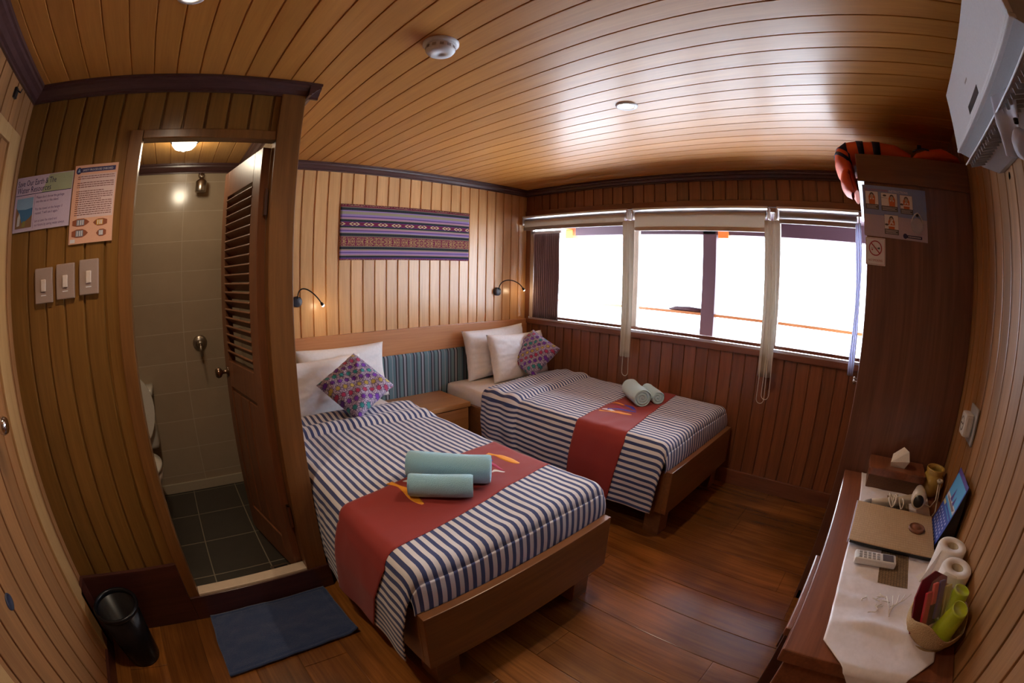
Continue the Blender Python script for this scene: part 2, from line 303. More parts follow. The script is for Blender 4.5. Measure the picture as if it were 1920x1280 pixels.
# ------------------------------------------------------------------ mesh helpers
class MB:
    def __init__(s): s.v = []; s.f = []; s.m = []; s.sm = []; s.uv = {}; s.mats = []
    def mi(s, m):
        if m not in s.mats: s.mats.append(m)
        return s.mats.index(m)
    def add(s, vs, fs, mat, smooth=False, uvs=None, mx=None):
        o = len(s.v); k = s.mi(mat)
        s.v += [tuple((mx @ Vector(v)) if mx else v) for v in vs]
        if uvs:
            for i, u in enumerate(uvs): s.uv[o+i] = u
        for f in fs: s.f.append([o+i for i in f]); s.m.append(k); s.sm.append(smooth)
        return s
    def box(s, lo, hi, mat, bev=0.0, mx=None, smooth=False):
        bm = bmesh.new(); bmesh.ops.create_cube(bm, size=1)
        c = [(a+b)/2 for a, b in zip(lo, hi)]; d = [abs(b-a) for a, b in zip(lo, hi)]
        for v in bm.verts: v.co = Vector((v.co.x*d[0]+c[0], v.co.y*d[1]+c[1], v.co.z*d[2]+c[2]))
        if bev: bmesh.ops.bevel(bm, geom=bm.edges[:], offset=min(bev, min(d)*0.45), segments=2, affect='EDGES', profile=0.6)
        s.bm(bm, mat, smooth, mx); return s
    def bm(s, bm, mat, smooth=False, mx=None):
        bm.verts.ensure_lookup_table(); bm.verts.index_update()
        s.add([v.co[:] for v in bm.verts], [[v.index for v in f.verts] for f in bm.faces], mat, smooth, mx=mx); bm.free()
    def lathe(s, prof, mat, c=(0, 0, 0), n=32, mx=None, smooth=True):
        """prof: (r, z) pairs; closes at r == 0"""
        vs = []; fs = []; rows = []
        for r, z in prof:
            if r <= 1e-6: rows.append([len(vs)]); vs.append((c[0], c[1], c[2]+z))
            else:
                rows.append(list(range(len(vs), len(vs)+n)))
                vs += [(c[0]+r*math.cos(2*PI*i/n), c[1]+r*math.sin(2*PI*i/n), c[2]+z) for i in range(n)]
        for a, b in zip(rows, rows[1:]):
            for i in range(n):
                j = (i+1) % n
                if len(a) == 1 and len(b) == 1: continue
                if len(a) == 1: fs.append([a[0], b[j], b[i]])
                elif len(b) == 1: fs.append([a[i], a[j], b[0]])
                else: fs.append([a[i], a[j], b[j], b[i]])
        s.add(vs, fs, mat, smooth, mx=mx); return s
    def tube(s, pts, r, mat, n=8, cap=True):
        pts = [Vector(p) for p in pts]; rr = r if isinstance(r, (list, tuple)) else [r]*len(pts)
        vs = []; fs = []; prev = None
        for i, p in enumerate(pts):
            t = (pts[min(i+1, len(pts)-1)] - pts[max(i-1, 0)]).normalized()
            if prev is None: a = t.orthogonal().normalized()
            else: a = (prev - t*prev.dot(t)).normalized()
            prev = a; b = t.cross(a)
            vs += [tuple(p + (a*math.cos(2*PI*k/n) + b*math.sin(2*PI*k/n))*rr[i]) for k in range(n)]
        for i in range(len(pts)-1):
            for k in range(n): fs.append([i*n+k, i*n+(k+1) % n, (i+1)*n+(k+1) % n, (i+1)*n+k])
        if cap: fs.append(list(range(n))[::-1]); fs.append([(len(pts)-1)*n+k for k in range(n)])
        s.add(vs, fs, mat, True); return s
    def grid(s, fn, nu, nv, mat, uvf=None, smooth=True, skip=None, mx=None):
        vs = []; uvs = []; fs = []
        for j in range(nv+1):
            for i in range(nu+1):
                vs.append(tuple(fn(i/nu, j/nv))); uvs.append(uvf(i/nu, j/nv) if uvf else (i/nu, j/nv))
        for j in range(nv):
            for i in range(nu):
                if skip and skip(i/nu, j/nv): continue
                a = j*(nu+1)+i; fs.append([a, a+1, a+nu+2, a+nu+1])
        s.add(vs, fs, mat, smooth, uvs, mx); return s
    def prism(s, poly, d, mat, mx=None, smooth=False):
        """poly in xy, extruded 0..d in z"""
        n = len(poly); vs = [(x, y, 0) for x, y in poly] + [(x, y, d) for x, y in poly]
        fs = [list(range(n))[::-1], list(range(n, 2*n))] + [[i, (i+1) % n, n+(i+1) % n, n+i] for i in range(n)]
        s.add(vs, fs, mat, smooth, mx=mx); return s
    def build(s, name, parent=None, solid=0.0, sub=0, recalc=True, origin=None, offset=-1):
        me = bpy.data.meshes.new(name)
        if parent is not None: w = wloc(parent)
        elif origin is not None: w = Vector(origin)
        else: w = Vector((0, 0, 0))
        me.from_pydata([tuple(Vector(v)-w) for v in s.v], [], s.f)
        for m in s.mats: me.materials.append(m)
        for p, k, q in zip(me.polygons, s.m, s.sm): p.material_index = k; p.use_smooth = q
        if s.uv:
            L = me.uv_layers.new(name='UVMap')
            for lo in me.loops: L.data[lo.index].uv = s.uv.get(lo.vertex_index, (0, 0))
        if recalc:
            bm = bmesh.new(); bm.from_mesh(me); bmesh.ops.recalc_face_normals(bm, faces=bm.faces[:]); bm.to_mesh(me); bm.free()
        o = bpy.data.objects.new(name, me); COL.objects.link(o)
        if parent is not None: o.parent = parent
        else: o.location = w
        if solid:
            md = o.modifiers.new('thickness', 'SOLIDIFY'); md.thickness = solid; md.offset = offset
        if sub:
            md = o.modifiers.new('smooth', 'SUBSURF'); md.levels = sub; md.render_levels = sub
        return o
def wloc(o):
    w = Vector((0, 0, 0))
    while o is not None: w += o.location; o = o.parent
    return w
def thing(name, loc, label, cat, group=None):
    o = bpy.data.objects.new(name, None); COL.objects.link(o); o.location = loc; o.empty_display_size = 0.05
    return tag(o, label, cat, group)
def tag(o, label, cat, group=None, kind=None):
    o['label'] = label; o['category'] = cat
    if group: o['group'] = group
    if kind: o['kind'] = kind
    return o
def struct(o, label=None, cat=None):
    o['kind'] = 'structure'
    if label: o['label'] = label
    if cat: o['category'] = cat
    return o
def frame(o, u, v):
    """matrix taking (a, b, c) to o + a*u + b*v + c*(u x v)"""
    u = Vector(u).normalized(); v = Vector(v).normalized(); n = u.cross(v)
    m = Matrix.Identity(4)
    for i in range(3): m[i][0] = u[i]; m[i][1] = v[i]; m[i][2] = n[i]; m[i][3] = o[i]
    return m
def textmesh(mb, txt, mx, size, mat, align='LEFT', sx=1.0, depth=0.0):
    cu = bpy.data.curves.new('t', 'FONT'); cu.body = txt; cu.size = size; cu.align_x = align; cu.resolution_u = 2; cu.extrude = depth
    o = bpy.data.objects.new('t', cu); COL.objects.link(o); me = bpy.data.meshes.new_from_object(o)
    vs = [(v.co.x*sx, v.co.y, v.co.z) for v in me.vertices]; fs = [list(p.vertices) for p in me.polygons]
    mb.add(vs, fs, mat, mx=mx); bpy.data.objects.remove(o); bpy.data.curves.remove(cu); bpy.data.meshes.remove(me)

def panelling(regions, pitch, conv, mat, th=0.03, phase=0.0, gw=0.014, gd=0.009, mb=None):
    """tongue-and-groove boards. regions: (a0, a1, r0, r1); conv(a, r, d) -> xyz, d into the room"""
    mb = mb or MB()
    for a0, a1, r0, r1 in regions:
        prof = [(a0, 0.0)]
        k = math.ceil((a0-phase)/pitch)
        while phase+k*pitch < a1:
            g = phase+k*pitch
            if g-gw/2 > a0+0.002 and g+gw/2 < a1-0.002:
                prof += [(g-gw/2, 0), (g-gw/2+gw*0.3, -gd), (g+gw/2-gw*0.28, -gd), (g+gw/2-gw*0.22, -0.001), (g+gw/2, 0)]
            k += 1
        prof.append((a1, 0.0))
        n = len(prof)
        vs = [conv(a, r0, d) for a, d in prof] + [conv(a, r1, d) for a, d in prof]
        vs += [conv(a0, r0, -th), conv(a1, r0, -th), conv(a0, r1, -th), conv(a1, r1, -th)]
        fs = [[i, i+1, n+i+1, n+i] for i in range(n-1)]
        b = 2*n
        fs += [[b, b+1, b+3, b+2], [0, n, b+2, b], [n-1, 2*n-1, b+3, b+1]]
        fs += [[b] + list(range(n)) + [b+1], [b+2] + list(range(n, 2*n)) + [b+3]]
        mb.add(vs, fs, mat)
    return mb

# ------------------------------------------------------------------ the room: window wall x=0, head wall y=0, dresser wall y=YF, left wall x=XL
H = 2.10; XL = -3.596; YF = -3.335; YB = -1.2025; XB = -2.4124
T = 0.04
mb = MB()
x = -4.0
# floor boards run along y
brd = [-3.59 + 0.19*i for i in range(0, 20)]
mb.box((XL-0.2, YF-0.2, -0.04), (0.2, 0.2, -0.004), FLOORM)
e = 0.0
xs = -3.60-0.08+0.0
xx = -3.69
bounds = []
k0 = math.ceil((XL+0.08)/0.19)
gs = [k*0.19-0.08 for k in range(k0, 2)]
edges_ = [XL-0.03] + [g for g in gs if XL < g < 0.0] + [0.03]
for a, b in zip(edges_, edges_[1:]):
    cuts = [YF-0.03]; yy = YF - random.random()*1.2
    while yy < 0.03:
        yy += 0.9+random.random()*0.9
        if YF < yy < 0: cuts.append(yy)
    cuts.append(0.03)
    for c, d in zip(cuts, cuts[1:]):
        mb.box((a+0.001, c+0.001, -0.02), (b-0.001, d-0.001, 0.0), FLOORM, bev=0.002)
struct(mb.build('floor'), 'varnished orange-brown wooden plank floor of the cabin', 'floor')
struct(panelling([(XL-0.02, 0.02, YF-0.02, 0.02)], 0.0925, lambda a, r, d: (a, r, H-d), CEIL, gw=0.007, gd=0.005).build('ceiling'), 'varnished orange wooden tongue-and-groove ceiling', 'ceiling')
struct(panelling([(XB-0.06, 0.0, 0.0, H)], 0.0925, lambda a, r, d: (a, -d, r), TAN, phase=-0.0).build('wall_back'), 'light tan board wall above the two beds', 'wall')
ZS, ZT = 0.957, 1.865
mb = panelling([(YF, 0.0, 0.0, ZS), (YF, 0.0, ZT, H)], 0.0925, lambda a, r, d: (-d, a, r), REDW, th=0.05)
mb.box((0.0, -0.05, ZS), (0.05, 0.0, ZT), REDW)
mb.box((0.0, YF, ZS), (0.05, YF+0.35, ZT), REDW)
struct(mb.build('wall_right'), 'red-brown board wall around the window row, its back-lit shade in the colour', 'wall')
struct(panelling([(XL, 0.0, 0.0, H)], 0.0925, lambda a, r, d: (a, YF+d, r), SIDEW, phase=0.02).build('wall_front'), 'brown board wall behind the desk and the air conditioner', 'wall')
# left wall with the entrance door
struct(panelling([(-1.30, YB, 0.0, H), (YF, -2.20, 0.0, H), (-2.20, -1.30, 1.90, H)], 0.0925, lambda a, r, d: (XL+d, a, r), LEFTW, phase=-1.245).build('wall_left'), 'light board wall at the far left with the entrance door', 'wall')
d2 = panelling([(-2.14, -1.40, 0.01, 1.85)], 0.105, lambda a, r, d: (XL+0.005+d, a, r), LEFTW, th=0.03).build('door_2')
struct(d2, 'board entrance door at the far left edge', 'door')
mb = MB()
for y0, y1, z0, z1 in ((-1.40, -1.30, 0, 1.90), (-2.20, -2.14, 0, 1.90), (-2.139, -1.401, 1.85, 1.90)):
    mb.box((XL-0.02, y0, z0), (XL+0.018, y1, z1), PALE, bev=0.004)
mb.build('door_frame', d2)
mb = MB(); mx = frame((XL+0.005, -1.56, 1.035), (0, 1, 0), (0, 0, 1))
mb.lathe([(0, 0), (0.026, 0), (0.026, 0.006), (0.011, 0.01), (0.010, 0.035), (0.024, 0.045), (0.028, 0.058), (0.022, 0.072), (0, 0.076)], CHROME, mx=mx)
kn = mb.build('door_knob', d2); kn['label'] = 'round chrome knob'
mb = MB(); mx = frame((XL+0.005, -1.895, 0.69), (0, 1, 0), (0, 0, 1)); mb.lathe([(0, 0.004), (0.017, 0.004), (0.021, 0.007), (0.023, 0.003), (0.023, 0)], NAVYB, mx=mx)
mb.build('finger_pull', d2)
mb = MB(); mb.box((XL, -1.46, 1.985), (XL+0.012, -1.43, 2.02), BLACK, bev=0.003); mb.tube([(XL+0.012, -1.445, 2.01), (XL+0.03, -1.445, 2.0), (XL+0.034, -1.445, 2.012)], 0.003, BLACK)
tag(mb.build('coat_hook', origin=(XL, -1.445, 2.0)), 'small black metal hook high on the far left wall below the cornice', 'hook')

# bathroom front wall with the doorway
DX0, DX1, DZ0, DZ1 = -3.047, -2.512, 0.136, 1.866
mb = panelling([(XL, DX0-0.055, 0.0, H), (DX0-0.055, DX1+0.02, DZ1+0.035, H)], 0.088, lambda a, r, d: (a, YB-d, r), BATHW, th=0.05, phase=XL)
struct(mb.build('wall_bathroom_front'), 'brown board bathroom wall with posters and doorway', 'wall')
mb = MB(); mb.box((XB-0.04, YB+0.05, 0), (XB, 0.0, H), BATHW)
struct(mb.build('wall_bathroom_side'), 'bathroom side wall beside the near bed', 'wall')
mb = MB()
mb.box((DX1, YB-0.012, 0.0), (XB, YB+0.06, H-0.03), JAMB, bev=0.004)
struct(mb.build('trim_1'), 'wide wooden corner post at the right of the bathroom doorway', 'trim')
mb = MB()
mb.box((DX0-0.055, YB-0.008, 0.10), (DX0, YB+0.055, DZ1+0.035), JAMB, bev=0.004)
mb.box((DX0+0.001, YB-0.008, DZ1), (DX1, YB+0.055, DZ1+0.035), JAMB, bev=0.004)
struct(mb.build('trim_2'), 'wooden frame round the bathroom doorway', 'trim')
mb = MB()
mb.box((XL, YB-0.018, 0.0), (DX0-0.05, YB, 0.306), BASEB, bev=0.003)
mb.box((DX0-0.05, YB-0.02, 0.0), (XB+0.01, YB, DZ0-0.012), BASEB, bev=0.003)
struct(mb.build('baseboard_back'), 'very dark baseboard below the bathroom wall', 'baseboard')
mb = MB(); mb.box((DX0, YB-0.014, 0.06), (DX1, YB+0.045, DZ0), MARBLE, bev=0.004)
struct(mb.build('trim_3'), 'pale stone threshold of the bathroom doorway', 'threshold')
mb = MB(); mb.box((XL, -1.33, 0.0), (XL+0.018, YB-0.018, 0.306), BASEB, bev=0.003); mb.box((XL, -3.3, 0.0), (XL+0.02, -1.33, 0.07), BASEB, bev=0.003)
struct(mb.build('baseboard_left'), 'dark baseboard and door sill on the left wall', 'baseboard')
mb = MB(); mb.box((-0.016, -2.83, 0.0), (0, -2.0, 0.106), REDT, bev=0.003); mb.box((-0.016, -2.0, 0.0), (0, 0, 0.106), REDT)
struct(mb.build('baseboard_right'), 'dark red-brown baseboard under the windows', 'baseboard')
# cornices (profile a=distance from wall, b=below ceiling)
CP = [(0, 0.0), (0.052, 0.0), (0.052, 0.010), (0.045, 0.013), (0.043, 0.022), (0.030, 0.030), (0.020, 0.042), (0.010, 0.046), (0.010, 0.054), (0, 0.054)]
def cornice(a, b, nrm, z, name, mat=DARKT, k=1.0, ma=0, mb_=0):
    a = Vector(a); b = Vector(b); t = (b-a).normalized(); n = Vector(nrm); m = MB(); q = len(CP); vs = []
    for p, s in ((a, ma), (b, -mb_)):
        vs += [tuple(p + n*u*k + t*s*u*k + Vector((0, 0, z - w*k))) for u, w in CP]
    m.add(vs, [[i, (i+1) % q, q+(i+1) % q, q+i] for i in range(q)] + [list(range(q))[::-1], list(range(q, 2*q))], mat)
    return struct(m.build(name), None)
cornice((XL, YB, 0), (XB+0.05, YB, 0), (0, -1, 0), H, 'trim_4', ma=1)
cornice((XB, YB-0.05, 0), (XB, 0, 0), (1, 0, 0), H, 'trim_5', mb_=1)
cornice((XB, 0, 0), (0, 0, 0), (0, -1, 0), H, 'trim_6', ma=1, mb_=1)
cornice((0, 0, 0), (0, YF, 0), (-1, 0, 0), H, 'trim_7', ma=1, mb_=1)
cornice((XL, YF, 0), (XL, YB, 0), (1, 0, 0), H, 'trim_8', mb_=1)

# ------------------------------------------------------------------ bathroom interior
BX0, BX1, BY0, BY1, BZ0, BZ1 = XL, XB-0.04, YB+0.05, -0.05, 0.07, 2.05
mb = MB(); mb.box((BX0, BY1, 0), (BX1, BY1+0.05, H), TILEW); struct(mb.build('wall_bathroom_back'), 'beige tiled bathroom wall behind the shower', 'wall')
mb = MB(); mb.box((BX0-0.02, BY0, 0), (BX0, BY1, H), TILES); struct(mb.build('wall_bathroom_left'), 'beige tiled side wall of the bathroom', 'wall')
mb = MB(); mb.box((BX1-0.008, BY0+0.005, BZ0), (BX1, BY1, BZ1), TILES); struct(mb.build('wall_bathroom_right'), 'beige tiled wall behind the louvred door', 'wall')
mb = MB(); mb.box((BX0, BY0-0.02, 0), (BX1, BY1, BZ0), TILEF); struct(mb.build('floor_bathroom'), 'dark slate tile bathroom floor', 'floor')
struct(panelling([(BX0, BX1, BY0, BY1)], 0.0925, lambda a, r, d: (a, r, BZ1-d), BATHC, gw=0.007, gd=0.004).build('ceiling_bathroom'), 'varnished board bathroom ceiling', 'ceiling')
cornice((BX0, BY1, 0), (BX1, BY1, 0), (0, -1, 0), BZ1, 'trim_9', mb_=1)
cornice((BX1, BY1, 0), (BX1, BY0, 0), (-1, 0, 0), BZ1, 'trim_10', ma=1)
mb = MB(); mb.box((BX0, BY1-0.012, BZ0), (BX1-0.008, BY1, BZ0+0.065), SKIRT, bev=0.004); struct(mb.build('baseboard_bathroom'), 'pale tile skirting in the bathroom', 'baseboard')
mb = MB(); mb.box((-2.66, -1.10, BZ0), (-2.56, -1.05, BZ0+0.004), NICKEL); mb.box((-2.645, -1.085, BZ0+0.004), (-2.575, -1.065, BZ0+0.006), BLACK)
tag(mb.build('floor_drain', origin=(-2.61, -1.075, BZ0)), 'small metal drain in the slate floor inside the doorway', 'drain')

# louvred door, hinged at the right jamb and swung inward
HX, HY = -2.530, -1.150; FX, FY = -2.622, -0.655
u = Vector((FX-HX, FY-HY, 0)); DL = u.length; u.normalize(); DMX = frame((HX, HY, 0.085), u, (0, 0, 1)); DH = 1.765
d1 = bpy.data.objects.new('door_1', None); COL.objects.link(d1); d1.location = (HX, HY, 0.085); d1.empty_display_size = .05; struct(d1, 'brown louvred bathroom door standing open inward', 'door')
TH = 0.036
def dbox(mb, a0, a1, b0, b1, c0=-TH/2, c1=TH/2, bev=0.002, mat=DOORW): mb.box((a0, b0, c0), (a1, b1, c1), mat, bev, mx=DMX)
mb = MB()
ST = 0.085
dbox(mb, 0, ST, 0, DH); dbox(mb, DL-ST*0.8, DL, 0, DH)
dbox(mb, ST, DL-ST*0.8, DH-0.12, DH); dbox(mb, ST, DL-ST*0.8, 0.78, 0.90); dbox(mb, ST, DL-ST*0.8, 0, 0.15)
mb.build('door_leaf_frame', d1)
mb = MB(); L0, L1 = ST-0.004, DL-ST*0.8+0.004; n = 19
for i in range(n):
    z = 0.915 + (DH-0.12-0.93)*(i+0.5)/n
    m2 = DMX @ Matrix.Translation((0, z, 0)) @ Matrix.Rotation(math.radians(38), 4, 'X')
    mb.box((L0, -0.004, -0.026), (L1, 0.004, 0.026), DOORW, 0.002, mx=m2)
mb.build('louvre_slats', d1)
mb = MB(); dbox(mb, L0, L1, 0.145, 0.785, -0.009, 0.009, 0.001); w_ = (L1-L0)/3
for i in range(3): dbox(mb, L0+w_*i+0.006, L0+w_*(i+1)-0.006, 0.17, 0.76, -0.014, 0.014, 0.004)
mb.build('lower_panel', d1)
mb = MB()
for s in (1, -1):
    m2 = DMX @ Matrix.Translation((DL-0.035, 0.845, s*TH/2)) @ (Matrix.Identity(4) if s > 0 else Matrix.Rotation(PI, 4, 'X'))
    mb.lathe([(0, 0), (0.024, 0), (0.024, 0.005), (0.010, 0.008), (0.009, 0.03), (0.022, 0.040), (0.026, 0.054), (0.018, 0.066), (0, 0.068)], BRONZE, mx=m2)
mb.build('door_knob', d1)['label'] = 'round bronze knob'
for z in (0.25, 1.50):
    mb = MB(); mb.tube([(HX+0.008, HY-0.018, 0.085+z), (HX+0.008, HY-0.018, 0.085+z+0.10)], 0.006, BRONZE); mb.box((HX+0.002, HY-0.03, 0.085+z), (HX+0.014, HY+0.005, 0.085+z+0.10), BRONZE)
    mb.build('hinge', d1)

# toilet
tl = thing('toilet', (-3.24, -0.32, BZ0), 'off-white toilet with raised lid at the left inside the bathroom', 'toilet')
mb = MB(); mb.box((-3.50, -0.235, 0.44), (-3.10, -0.06, 0.755), PORC, 0.03, smooth=True); mb.build('cistern', tl)
mb = MB(); mb.box((-3.515, -0.25, 0.75), (-3.085, -0.055, 0.79), PORC, 0.014, smooth=True); mb.build('cistern_lid', tl)
def oval(t, a=0.185, b=0.235): return (a*math.cos(t), b*math.sin(t)*(1.0 if math.sin(t) < 0 else 0.85))
mb = MB(); rows = [(0.55, BZ0), (0.60, 0.12), (0.52, 0.20), (0.72, 0.30), (1.0, 0.40), (1.02, 0.435), (0.97, 0.445), (0.72, 0.44), (0.66, 0.36), (0.35, 0.28), (0.02, 0.26)]
vs = []; n = 36
for k, z in rows:
    for i in range(n):
        ax, ay = oval(2*PI*i/n); vs.append((-3.275+ax*k, -0.50+ay*k, z))
fs = [[r*n+i, r*n+(i+1) % n, (r+1)*n+(i+1) % n, (r+1)*n+i] for r in range(len(rows)-1) for i in range(n)]
mb.add(vs, fs, PORC, True); mb.box((-3.42, -0.38, BZ0), (-3.17, -0.10, 0.44), PORC, 0.03, smooth=True); mb.build('bowl', tl)
mb = MB(); vs = []
for z, k1 in ((0.447, 1.04), (0.467, 1.03), (0.467, 0.66), (0.447, 0.64)):
    for i in range(n):
        ax, ay = oval(2*PI*i/n); vs.append((-3.275+ax*k1, -0.50+ay*k1, z))
mb.add(vs, [[r*n+i, r*n+(i+1) % n, ((r+1) % 4)*n+(i+1) % n, ((r+1) % 4)*n+i] for r in range(4) for i in range(n)], PORC, True); mb.build('seat', tl)
mb = MB(); m2 = Matrix.Translation((-3.275, -0.285, 0.47)) @ Matrix.Rotation(math.radians(84), 4, 'X') @ Matrix.Translation((0, 0.235, 0))
pl = [oval(2*PI*i/n, 0.192, 0.24) for i in range(n)]; mb.prism(pl, 0.018, PORC, mx=m2); mb.build('raised_lid', tl)
for dx in (-0.07, 0.07):
    mb = MB(); mb.box((-3.275+dx-0.02, -0.30, 0.445), (-3.275+dx+0.02, -0.262, 0.485), PORC, 0.006); mb.build('lid_hinge', tl)
# shower
sh = thing('wall_shower', (-2.74, -0.05, 1.95), 'metal shower head high on the beige tiled wall', 'shower')
mb = MB(); mb.tube([(-2.742, -0.05, 1.985), (-2.742, -0.09, 1.985), (-2.742, -0.115, 1.975), (-2.742, -0.12, 1.95)], 0.008, NICKEL); mb.lathe([(0, 0), (0.022, 0), (0.018, 0.008), (0, 0.01)], NICKEL, mx=frame((-2.742, -0.05, 1.985), (1, 0, 0), (0, 0, 1))); mb.build('shower_arm', sh)
mb = MB(); mb.lathe([(0.010, 0.07), (0.016, 0.06), (0.030, 0.052), (0.036, 0.044), (0.036, -0.012), (0.033, -0.018), (0.0, -0.016)], NICKEL, c=(-2.742, -0.12, 1.885)); mb.build('spray_cup', sh)
sv = thing('shower_valve', (-2.74, -0.05, 0.99), 'round metal shower tap with lever on the beige tiled wall', 'tap')
mb = MB(); mb.lathe([(0, 0.02), (0.030, 0.016), (0.046, 0.006), (0.048, 0)], NICKEL, mx=frame((-2.738, -0.05, 0.99), (1, 0, 0), (0, 0, 1))); mb.build('wall_plate', sv)
mb = MB(); mb.lathe([(0.020, 0), (0.020, 0.05), (0.014, 0.056), (0, 0.056)], NICKEL, mx=frame((-2.738, -0.055, 0.99), (1, 0, 0), (0, 0, 1))); mb.tube([(-2.738, -0.10, 0.99), (-2.737, -0.115, 0.965), (-2.735, -0.125, 0.92)], [0.009, 0.010, 0.007], NICKEL); mb.build('lever_handle', sv)
# bathroom lamp
bl = thing('bathroom_ceiling_lamp', (-2.88, -0.60, BZ1), 'round frosted lamp on the bathroom ceiling', 'lamp')
mb = MB(); mb.lathe([(0, 0), (0.082, 0), (0.082, -0.016), (0.070, -0.02), (0, -0.02)], WHITE, c=(-2.88, -0.60, BZ1)); mb.build('lamp_base', bl)
mb = MB(); mb.lathe([(0.068, -0.018), (0.066, -0.035), (0.050, -0.052), (0.025, -0.06), (0, -0.062)], BLAMP, c=(-2.88, -0.60, BZ1)); mb.build('glass_globe', bl)
mb = MB(); 
for a in range(4): mb.tube([(-2.88+0.075*math.cos(a*PI/4)*s_, -0.60+0.075*math.sin(a*PI/4)*s_, BZ1-0.02-0.048*(1-s_*s_)) for s_ in (-1, -.8, -.5, 0, .5, .8, 1)], 0.002, BLACK, n=6)
mb.build('wire_guard', bl)
def lamp_obj(name, kind, loc, energy, color, parent=None, size=0.05, rot=None, **kw):
    L = bpy.data.lights.new(name, kind); L.energy = energy; L.color = color
    if kind == 'AREA': L.shape = 'DISK'; L.size = size
    else: L.shadow_soft_size = size
    for k, v in kw.items(): setattr(L, k, v)
    o = bpy.data.objects.new(name, L); COL.objects.link(o); w = Vector(loc)
    if parent: o.parent = parent; w -= wloc(parent)
    o.location = w
    if rot: o.rotation_euler = rot
    return o
WARM = (1.0, 0.80, 0.58)
lamp_obj('bathroom_light', 'POINT', (-2.88, -0.60, BZ1-0.09), 4.0, (1.0, 0.85, 0.62), bl, 0.05)

# ------------------------------------------------------------------ window row
def yw(i): return (-0.055, -1.135, -2.215, -3.10)[i]
for i in range(3):
    y0, y1 = yw(i), yw(i+1); w = bpy.data.objects.new('window_%d' % (i+1), None); COL.objects.link(w); w.location = (0, (y0+y1)/2, ZS); w.empty_display_size = .05
    struct(w, ('leftmost window pane, beside the pleated curtain', 'middle window pane, between the two hanging strips', 'right window pane, beside the wardrobe')[i], 'window')
    mb = MB(); z0, z1 = ZS+0.012, ZT-0.002; c = 0.016
    mb.box((0.006, y1, z0), (0.04, y0, z0+0.022), REDT, .002); mb.box((0.006, y1, z1-0.03), (0.04, y0, z1), REDT, .002)
    mb.box((0.006, y0-0.02, z0+0.022), (0.04, y0, z1-0.03), BEIGEF, .002); mb.box((0.006, y1, z0+0.022), (0.04, y1+0.02, z1-0.03), BEIGEF, .002)
    mb.build('window_frame', w)
    mb = MB(); mb.box((0.02, y1+0.018, z0+0.02), (0.024, y0-0.018, z1-0.028), GLASS); mb.build('glass_pane', w)
mb = MB(); mb.box((-0.012, -3.05, ZS-0.006), (0.012, -0.06, ZS+0.010), ALU, .002)
struct(mb.build('trim_11'), 'bright metal strip along the window sill', 'sill')
mb = MB(); mb.box((-0.016, -3.05, ZS-0.045), (0.0, -0.0, ZS-0.006), REDT, .003)
struct(mb.build('trim_12'), 'dark wood apron strip under the window sill', 'trim')
mb = MB(); mb.box((-0.014, -3.05, ZT), (0.0, -0.0, ZT+0.045), REDT, .003)
struct(mb.build('trim_13'), 'dark wood strip above the windows', 'trim')
mb = MB(); mb.box((-0.02, -0.115, ZS+0.01), (0.004, -0.075, ZT-0.14), BEIGEF, .003); mb.box((-0.02, -0.42, ZT-0.165), (0.004, -0.075, ZT-0.14), BEIGEF, .003)
struct(mb.build('trim_14'), 'beige frame round the pleated curtain', 'trim')
# roller blinds, drawn up
RB = [(-0.03, -1.10, 0.03), (-1.15, -2.17, 0.07), (-2.23, -2.785, 0.01)]
RL = ['rolled-up beige roller blind over the leftmost window', 'rolled-up roller blind over the middle window, showing a pale strip of fabric', 'rolled-up grey roller blind over the window beside the wardrobe']
for (y0, y1, dr), lb in zip(RB, RL):
    b = thing('roller_blind', (-0.04, (y0+y1)/2, ZT-0.06), lb, 'blind', 'roller blinds over the window row')
    mb = MB(); mb.tube([(-0.048, y0-0.015, ZT-0.055), (-0.048, y1+0.015, ZT-0.055)], 0.024, GREYT, n=20); mb.build('roller_tube', b)
    mb = MB(); mb.box((-0.085, y1, ZT-0.022), (-0.012, y0, ZT-0.008), WHITE, .004); mb.build('head_rail', b)
    for yy in (y0, y1):
        mb = MB(); mb.box((-0.08, yy-0.004, ZT-0.088), (-0.01, yy+0.004, ZT-0.012), BEIGEF, .003); mb.build('bracket', b)
    z1 = ZT-0.078-dr
    if dr > 0.02:
        mb = MB(); mb.box((-0.075, y1+0.02, z1), (-0.072, y0-0.02, ZT-0.05), BEIGE); mb.build('blind_fabric', b)
    mb = MB(); mb.box((-0.082, y1+0.015, z1-0.026), (-0.066, y0-0.015, z1+0.002), GREYT if dr < .05 else BEIGEF, .004); mb.build('bottom_bar', b)
# hanging strips and cord loops in front of the mullions
def strip(yc, zb, w, lab, ncord):
    s = thing('fabric_strip', (-0.05, yc, ZT-0.05), lab, 'blind strip', 'beige strips hanging between the windows')
    mb = MB(); n = 8
    def fn(a, v):
        return (-0.095+0.012*math.cos(a*PI*4)*(0.4+0.6*v), yc+(a-0.5)*w*(1-0.12*v), ZT-0.10-(ZT-0.10-zb)*v)
    mb.grid(fn, 16, 20, BEIGE); mb.build('strip', s, solid=0.003)
    for k in range(ncord):
        yo = yc - 0.008 + 0.03*k; zl = zb-0.135-0.03*k
        pts = [(-0.115, yo, ZT-0.05)] + [(-0.115, yo+0.002, ZT-0.05-(ZT-0.05-zl-0.03)*i/6) for i in range(1, 7)]
        pts += [(-0.115, yo-0.024+0.026*math.cos(q), zl+0.03-0.03*math.sin(q)) for q in [PI*j/8 for j in range(1, 8)]]
        pts += [(-0.115, yo-0.05+0.04*i/6, zl+0.03+(ZT-0.05-zl-0.03)*i/6) for i in range(0, 7)]
        mb = MB(); mb.tube(pts, 0.0022, CORD, n=6); mb.build('cord_loop', s)
